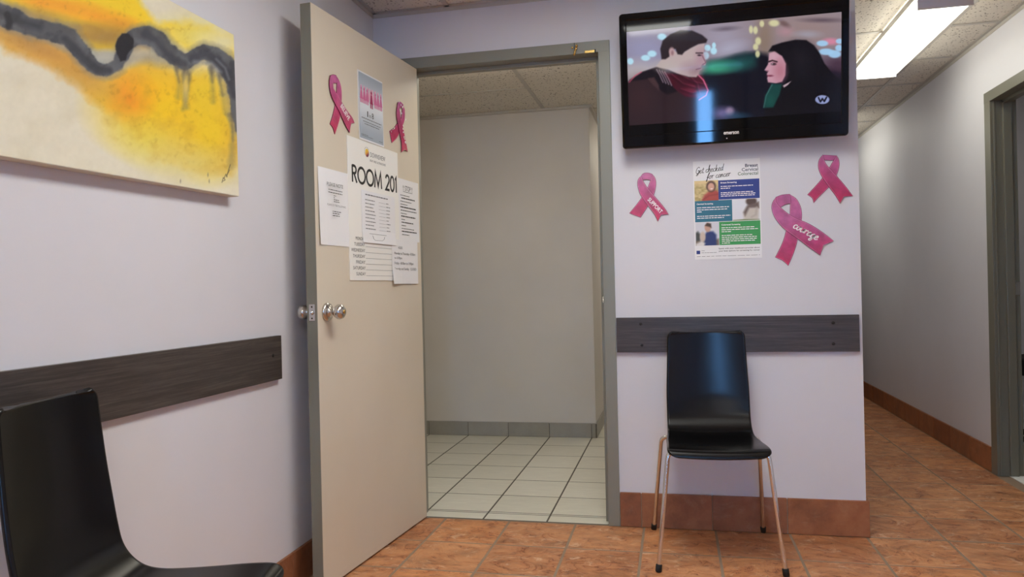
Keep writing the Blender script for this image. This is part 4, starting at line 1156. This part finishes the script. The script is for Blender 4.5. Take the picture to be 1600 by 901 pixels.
def small8(b):
    r = random.Random(5)
    dash_line(b, .02, .186, .087, .0032, .0034, r); dash_line(b, .032, .176, .075, .0028, .0034, r); dash_line(b, .042, .166, .066, .0028, .0034, r)
    dash_line(b, .016, .07, .022, .002, .0034, r); dash_line(b, .016, .11, .017, .002, .0034, r); dash_line(b, .16, .19, .016, .002, .0034, r)
lettering(p8, small8, 'inkgrey', 'small_print')

# PLEASE NOTE
pn = notice('paper_notice', 'white paper on the door headed PLEASE NOTE', .21, .276, on_door('', .849, 1.217, .0003), None, lambda u, v: .006 * max(0, .3 - u) ** 2 / .09 * (1 - v) + .001)
lettering(pn, lambda b: put_text(b, 'PLEASE NOTE', .046, .213, .156, .226, .009))
lettering(pn, lambda b: put_text(b, 'PLEASE DO THE FOLLOWING', .046, .142, .172, .149, .009), 'inkgrey')
def small_n(b):
    r = random.Random(8)
    for x0, x1, y in ((.055, .15, .199), (.055, .15, .189), (.09, .105, .179), (.09, .098, .172), (.09, .125, .165), (.09, .13, .158), (.08, .14, .122), (.08, .13, .115), (.08, .13, .107)):
        dash_line(b, x0, x1, y, .0026, .009, r, .016)
lettering(pn, small_n, 'ink', 'small_print')

# !! STOP !!
ps = notice('paper_notice', 'white paper by the hinge side of the door headed STOP', .216, .27, on_door('', .232, 1.265, .0002), None)
lettering(ps, lambda b: (put_text(b, '!! STOP !!', .058, .221, .152, .243, .001), rect(b, .058, .215, .152, .2168, .001)))
def small_s(b):
    r = random.Random(9)
    for i, (x0, x1, hh) in enumerate(((.03, .12, .0028), (.04, .175, .005), (.03, .14, .0028), (.03, .1, .0028), (.028, .185, .0055), (.03, .19, .0035), (.03, .09, .0028), (.034, .18, .005), (.036, .07, .003), (.036, .155, .0045), (.036, .08, .003), (.036, .16, .0028), (.036, .19, .005), (.04, .11, .0028))):
        dash_line(b, x0, x1, .197 - .0132 * i, hh, .001, r, .014)
lettering(ps, small_s, 'ink', 'small_print')

# schedule sheet taped over the board
pc = notice('paper_notice', 'white paper with a dotted schedule taped over the room sign', .284, .205, on_door('', .547, 1.24, .0034), None, lambda u, v: .004 * max(0, .25 - v) / .25)
def small_c(b):
    r = random.Random(12)
    dash_line(b, .03, .22, .188, .0042, .001, r, .02)
    for i in range(9):
        y = .168 - .0142 * i
        dash_line(b, .028, .028 + r.uniform(.06, .095), y, .0031, .001, r, .014)
        rect(b, .14, y, .20, y + .0008, .001)
        dash_line(b, .205, .205 + r.uniform(.018, .034), y, .0031, .001, r, .012)
lettering(pc, small_c, 'inkgrey', 'small_print')
lettering(pc, lambda b: (rect(b, .055, .036, .2, .0374, .0023), b.tube([(.08, .03, .0032), (.086, .018, .0036), (.1, .012, .0038), (.16, .0135, .0038), (.176, .02, .0036), (.18, .03, .0034)], .0006, 5)), 'inkgrey', 'rule_lines')

# opening hours sheet
ph = notice('paper_notice', 'white paper with opening hours overlapping the room sign corner', .254, .19, on_door('', .302, 1.077, .0046), None, lambda u, v: .008 * max(0, .4 - u) * max(0, .4 - v) / .16)
def hours(b):
    put_text(b, 'HOURS:', .06, .150, .1, .161, .0016)
    put_text(b, 'Monday to Thursday - 8:30am', .022, .122, .226, .136, .0016); put_text(b, 'to 5:30pm', .022, .103, .094, .116, .0016)
    put_text(b, 'Friday - 8:30am to 3:00pm', .022, .08, .206, .094, .0016); put_text(b, 'Saturday and Sunday   CLOSED', .022, .056, .234, .07, .0016)
lettering(ph, hours, 'inkgrey')

# ---- awareness ribbons
def ribbon(key, name, label, place_fn, m, text=None):
    (x0, z0), A, B, T = RIBBON_SHAPES[key]
    loc, rot = place_fn(x0, z0)
    o = tag(empty(name, loc, rot), label, 'ribbon', 'pink awareness ribbons')
    mm = lambda P: [(x / 1000, y / 1000) for x, y in P]
    def grow(P, d):
        out = []; n = len(P); ar = sum(P[i][0] * P[(i + 1) % n][1] - P[(i + 1) % n][0] * P[i][1] for i in range(n)); sg = 1 if ar > 0 else -1
        for i in range(n):
            a, b, c = P[i - 1], P[i], P[(i + 1) % n]
            nx, ny = 0, 0
            for p, q in ((a, b), (b, c)):
                dx, dy = q[0] - p[0], q[1] - p[1]; L = math.hypot(dx, dy) + 1e-9
                nx += dy / L * sg; ny -= dx / L * sg
            L = math.hypot(nx, ny) + 1e-9
            out.append((b[0] + nx / L * d, b[1] + ny / L * d))
        return out
    def rounded(P, k=2):
        for _ in range(k):
            out = []; n = len(P)
            sharp = []
            for i in range(n):
                a, b, c = P[i - 1], P[i], P[(i + 1) % n]
                t = math.atan2(c[1] - b[1], c[0] - b[0]) - math.atan2(b[1] - a[1], b[0] - a[0])
                sharp.append(abs((t + PI) % (2 * PI) - PI) > math.radians(48))
            for i in range(n):
                b, c = P[i], P[(i + 1) % n]
                if sharp[i]: out.append(b)
                else: out.append((b[0] * .75 + c[0] * .25, b[1] * .75 + c[1] * .25))
                if not sharp[(i + 1) % n]: out.append((b[0] * .25 + c[0] * .75, b[1] * .25 + c[1] * .75))
            P = out
        return P
    for nm, P, za, zb in (('back_strip', mm(B), .0004, .0028), ('top_fold', mm(T), .0016, .0040), ('front_strip', mm(A), .0030, .0056)):
        P = rounded(P)
        part = MB().prism(P, za + .0004, zb).build(nm, m, o)
        MB().prism(grow(P, .0013), za, zb - .0009).build('dark_edge', M['pinkedge'], part)
        if nm != 'top_fold':
            I, J = grow(P, -.0013), grow(P, -.0021); n_ = len(P)
            MB().add([(x, y, zb + .0002) for x, y in I + J], [(q, (q + 1) % n_, n_ + (q + 1) % n_, n_ + q) for q in range(n_)]).build('pale_edge_line', M['pinklight'], part)
    if text:
        text(o)
    return o
wall_place = lambda x, z: ((x, YF - .0004, z), (PI / 2, 0, 0))
door_place = lambda x, z: on_door('', -x, z, .0003)
def t_support(o):
    b = MB(); put_text(b, 'SUPPORT', 0, 0, 0, 0, .0060, .02, quad=((.077, .092), (.0535, -.0615), (.0125, .0130))); b.build('lettering', M['white_ink'], o)
def t_believe(o):
    b = MB(); put_text(b, 'BELIEVE', 0, 0, 0, 0, .0060, .02, quad=((.0697, .1084), (.056, -.0415), (.0145, .0150))); b.build('lettering', M['white_ink'], o)
def t_courage(o):
    b = MB(); put_script(b, 'courage', .080, .158, .0170, math.radians(-31.5), .0036, .0060, .15, 1.22); b.build('lettering', M['white_ink'], o)
ribbon('support', 'awareness_ribbon', 'pink ribbon reading SUPPORT on the television wall', wall_place, M['pink'], t_support)
ribbon('plain', 'awareness_ribbon', 'pink ribbon without words high beside the wall corner', wall_place, M['pink'])
ribbon('courage', 'awareness_ribbon', 'largest pink ribbon with courage in white script', wall_place, M['pink'], t_courage)
ribbon('believe', 'awareness_ribbon', 'pink ribbon reading BELIEVE near the free edge of the door', door_place, M['pink'], t_believe)
def foil_text(o):
    b = MB()  # white raised flecks, painted-in highlights of the crinkled foil
    rnd = random.Random(4)
    for x, y in ((.085, .214), (.104, .205), (.118, .196), (.12, .2), (.1, .178), (.108, .17), (.006, .07), (.02, .082), (.034, .09), (.118, .104), (.122, .09), (.128, .07), (.133, .062), (.138, .05), (.12, .118), (.142, .046), (.148, .15)):
        w = rnd.uniform(.003, .006); a = rnd.uniform(0, PI)
        P = [(x + w * math.cos(a + k * PI / 2) * (1.5 if k % 2 else .7), y + w * math.sin(a + k * PI / 2), .0062) for k in range(4)] + [(x, y, .009)]
        b.add(P, [(0, 1, 4), (1, 2, 4), (2, 3, 4), (3, 0, 4)])
    b.build('foil_creases', M['white_ink'], o)['kind'] = 'stuff'
ribbon('foil', 'awareness_ribbon', 'crinkled shiny pink foil ribbon near the hinge side of the door', door_place, M['pinkfoil'], foil_text)

# ---- cancer screening poster
po = notice('poster', 'health poster with blue, teal and green panels, Get checked', .273, .418, ((.089, YF - .0004, 1.151), (PI / 2, 0, 0)), None, lambda u, v: .0012 * max(0, .1 - v) / .1, cat='poster')
PWd, PHt = .273, .418
fx = lambda f: f * PWd
fy = lambda f: (1 - f) * PHt
def block(n, col, a, b, c, d):
    MB().box(fx(a), fx(b), fy(d), fy(c), .0007, .0012).build('colour_panel', mat(n, col, .5), po)
block('panel_blue', (44, 62, 140), .375, .985, .205, .40)
block('panel_teal', (44, 112, 138), .015, .575, .405, .62)
block('panel_green', (62, 158, 86), .375, .985, .625, .86)
def photo1(u, v):
    A = Art(u, 1 - v, (196, 176, 120)); n = fbm(u * 9, v * 16); A.c = A.c + (n[..., None] - .48) * 90
    A.mix(np.clip((.35 - (1 - v)) * 3, 0, .8), (232, 206, 150)); A.poly([(.25, 1.1), (.4, .72), (.6, .55), (.9, .5), (1.05, .62), (1.05, 1.1)], (176, 74, 62), .06); A.blob(.7, .3, .2, .27, (70, 44, 40), .2); A.blob(.7, .32, .14, .2, (214, 164, 140), .2); A.blob(.72, .42, .05, .02, (250, 240, 236), .4)
    A.stroke([(.35, .95), (.6, .75), (.95, .7)], .03, (140, 50, 46), .04, .7); return A.c
def photo2(u, v):
    A = Art(u, 1 - v, (226, 228, 236)); A.poly([(.42, 1.05), (.4, .72), (.5, .4), (.62, .22), (.85, .2), (.98, .45), (.95, 1.05)], (206, 198, 188), .05); A.blob(.7, .12, .2, .2, (84, 66, 58), .2); A.poly([(.4, .62), (.55, .3), (.98, .15), (1., .45), (.9, .42), (.62, .42), (.46, .8)], (110, 92, 84), .05); A.stroke([(.9, .4), (.86, .75), (.7, .85)], .03, (180, 170, 160), .04, .8); A.poly([(0, 1.05), (0, .97), (.4, .94), (1, .97), (1, 1.05)], (120, 140, 90), .03); return A.c
def photo3(u, v):
    A = Art(u, 1 - v, (214, 214, 222)); A.poly([(0, .45), (.1, .38), (.2, .5), (.2, 1), (0, 1)], (66, 70, 66), .05); A.poly([(.0, .8), (1, .72), (1, 1.05), (0, 1.05)], (130, 112, 96), .05); A.poly([(.32, 1.05), (.38, .55), (.5, .38), (.75, .4), (.88, .55), (.88, 1.05)], (40, 56, 112), .05); A.blob(.52, .22, .13, .2, (200, 158, 138), .2); A.poly([(.4, .14), (.5, .02), (.66, .06), (.68, .25), (.6, .2)], (74, 56, 50), .03); A.blob(.3, .62, .12, .22, (206, 186, 170), .3); A.poly([(.0, .92), (.25, .8), (.4, .9), (.35, 1.05), (0, 1.05)], (226, 222, 220), .05); return A.c
art_plane('photo', fx(.36), .41 * PHt - .205 * PHt, 40, 34, photo1, M['print'], po, (fx(.015), fy(.405), .0012))
art_plane('photo', fx(.40), .215 * PHt, 40, 34, photo2, M['print'], po, (fx(.58), fy(.62), .0012))
art_plane('photo', fx(.355), .235 * PHt, 40, 38, photo3, M['print'], po, (fx(.018), fy(.86), .0012))
b = MB(); put_script(b, 'Get checked', fx(.035), fy(.128), .0138, math.radians(5), .0015, .0012, .3, 1.02); put_script(b, 'for cancer', fx(.2), fy(.186), .0128, math.radians(5), .0015, .0013, .3, 1.12); b.build('lettering', M['ink'], po)
b = MB()
put_text(b, 'Breast', fx(.78), fy(.085), fx(.97), fy(.052), .0012, .02); put_text(b, 'Cervical', fx(.73), fy(.125), fx(.97), fy(.092), .0012, .01); b.build('lettering', mat('navy_ink', (40, 48, 78), .6), po)
b = MB(); put_text(b, 'Colorectal', fx(.67), fy(.165), fx(.97), fy(.132), .0012, .008); b.build('lettering', mat('green_ink', (74, 104, 78), .6), po)
for tx, a_, y1_, b_, y0_ in (('Breast Screening', .41, .242, .65, .222), ('Cervical Screening', .045, .448, .29, .428), ('Colorectal Screening', .41, .668, .69, .648)):
    b = MB(); put_text(b, tx, fx(a_), fy(y1_), fx(b_), fy(y0_), .0018, .03); b.build('heading', M['white_ink'], po)
b = MB()
r = random.Random(21)
for x0, x1, y in ((.41, .89, .272), (.41, .55, .292), (.41, .89, .335), (.41, .93, .352), (.41, .92, .37), (.045, .53, .478), (.045, .5, .5), (.045, .12, .52), (.045, .55, .565), (.045, .45, .585), (.41, .9, .69), (.41, .95, .71), (.41, .55, .73), (.41, .87, .768), (.41, .93, .787), (.41, .93, .806), (.41, .9, .825), (.41, .53, .845)):
    dash_line(b, fx(x0), fx(x1), fy(y), .0032, .0018, r, .015)
b.build('small_print', M['white_ink'], po)['kind'] = 'stuff'
b = MB(); put_text(b, 'Speak with your healthcare provider about', fx(.36), fy(.905), fx(.97), fy(.888), .0012, .012); put_text(b, 'your best options for screening for cancer', fx(.36), fy(.93), fx(.97), fy(.913), .0012, .012); b.build('lettering', M['ink'], po)
b = MB(); dash_line(b, fx(.1), fx(.15), fy(.915), .0015, .0016, r); dash_line(b, fx(.1), fx(.33), fy(.935), .0015, .0016, r); dash_line(b, fx(.03), fx(.97), fy(.972), .0014, .0018, r, .03); b.build('small_print', M['inkgrey'], po)['kind'] = 'stuff'
MB().box(fx(.025), fx(.08), fy(.945), fy(.91), .001, .0014).build('logo', bpy.data.materials['panel_blue'], po)

# ---- little things on the door header
ck = tag(empty('bell_charm', (-.405, YF - .0125, 2.112)), 'small cluster of brass bells hanging from the door header', 'charm')
b = MB(); b.tube([(0, -.004, .004), (0, -.006, -.01), (.001, -.006, -.05)], .0012, 6); b.build('cord', M['screw'], ck)
rnd = random.Random(2)
for i in range(7):
    x, z, rr = rnd.uniform(-.010, .011), -.012 - .006 * i, rnd.uniform(.0048, .0066)
    MB().lathe([(0, -rr), (rr * .6, -rr * .8), (rr, 0), (rr * .6, rr * .8), (0, rr)], (x, -.009, z), 'z', 10).build('bell', M['brass'], ck)
bc = tag(empty('brass_catch', (-.337, YF - .0126, 2.072)), 'narrow brass roller catch on the underside corner of the door header', 'catch')
MB().cbox(-.024, .02, -.006, 0, -.006, .006, .0015).build('catch_body', M['brass'], bc)
MB().cbox(.021, .025, -.0075, 0, -.008, .008, .001).build('end_stop', M['screw'], bc)

# ---- chair glimpsed in the office
oc = tag(empty('office_chair', (2.2, 5.05, 0), (0, 0, math.radians(200))), 'beige backed office chair glimpsed past the right door frame', 'chair')
MB().cbox(-.23, .23, .2, .27, .72, 1.2, .03).build('backrest', M['beige'], oc)
MB().cbox(-.25, .25, -.25, .25, .46, .56, .03).build('seat', M['rubber'], oc)
b = MB(); b.tube([(0, .235, .75), (0, .26, .55), (0, .12, .47)], .02, 8); b.build('back_bar', M['rubber'], oc)
b = MB(); b.tube([(0, 0, .1), (0, 0, .47)], .03, 12); b.build('gas_lift', M['rubber'], oc)
for k in range(5):
    a = k * 2 * PI / 5
    b = MB(); b.tube([(0, 0, .11), (.26 * math.cos(a), .26 * math.sin(a), .07)], [.025, .016], 8)
    g = b.build('base_arm', M['rubber'], oc)
    w = MB(); w.lathe([(0, -.018), (.028, -.018), (.03, 0), (.028, .018), (0, .018)], (.27 * math.cos(a), .27 * math.sin(a), .031), 'x', 12); w.build('castor', M['rubber'], g)
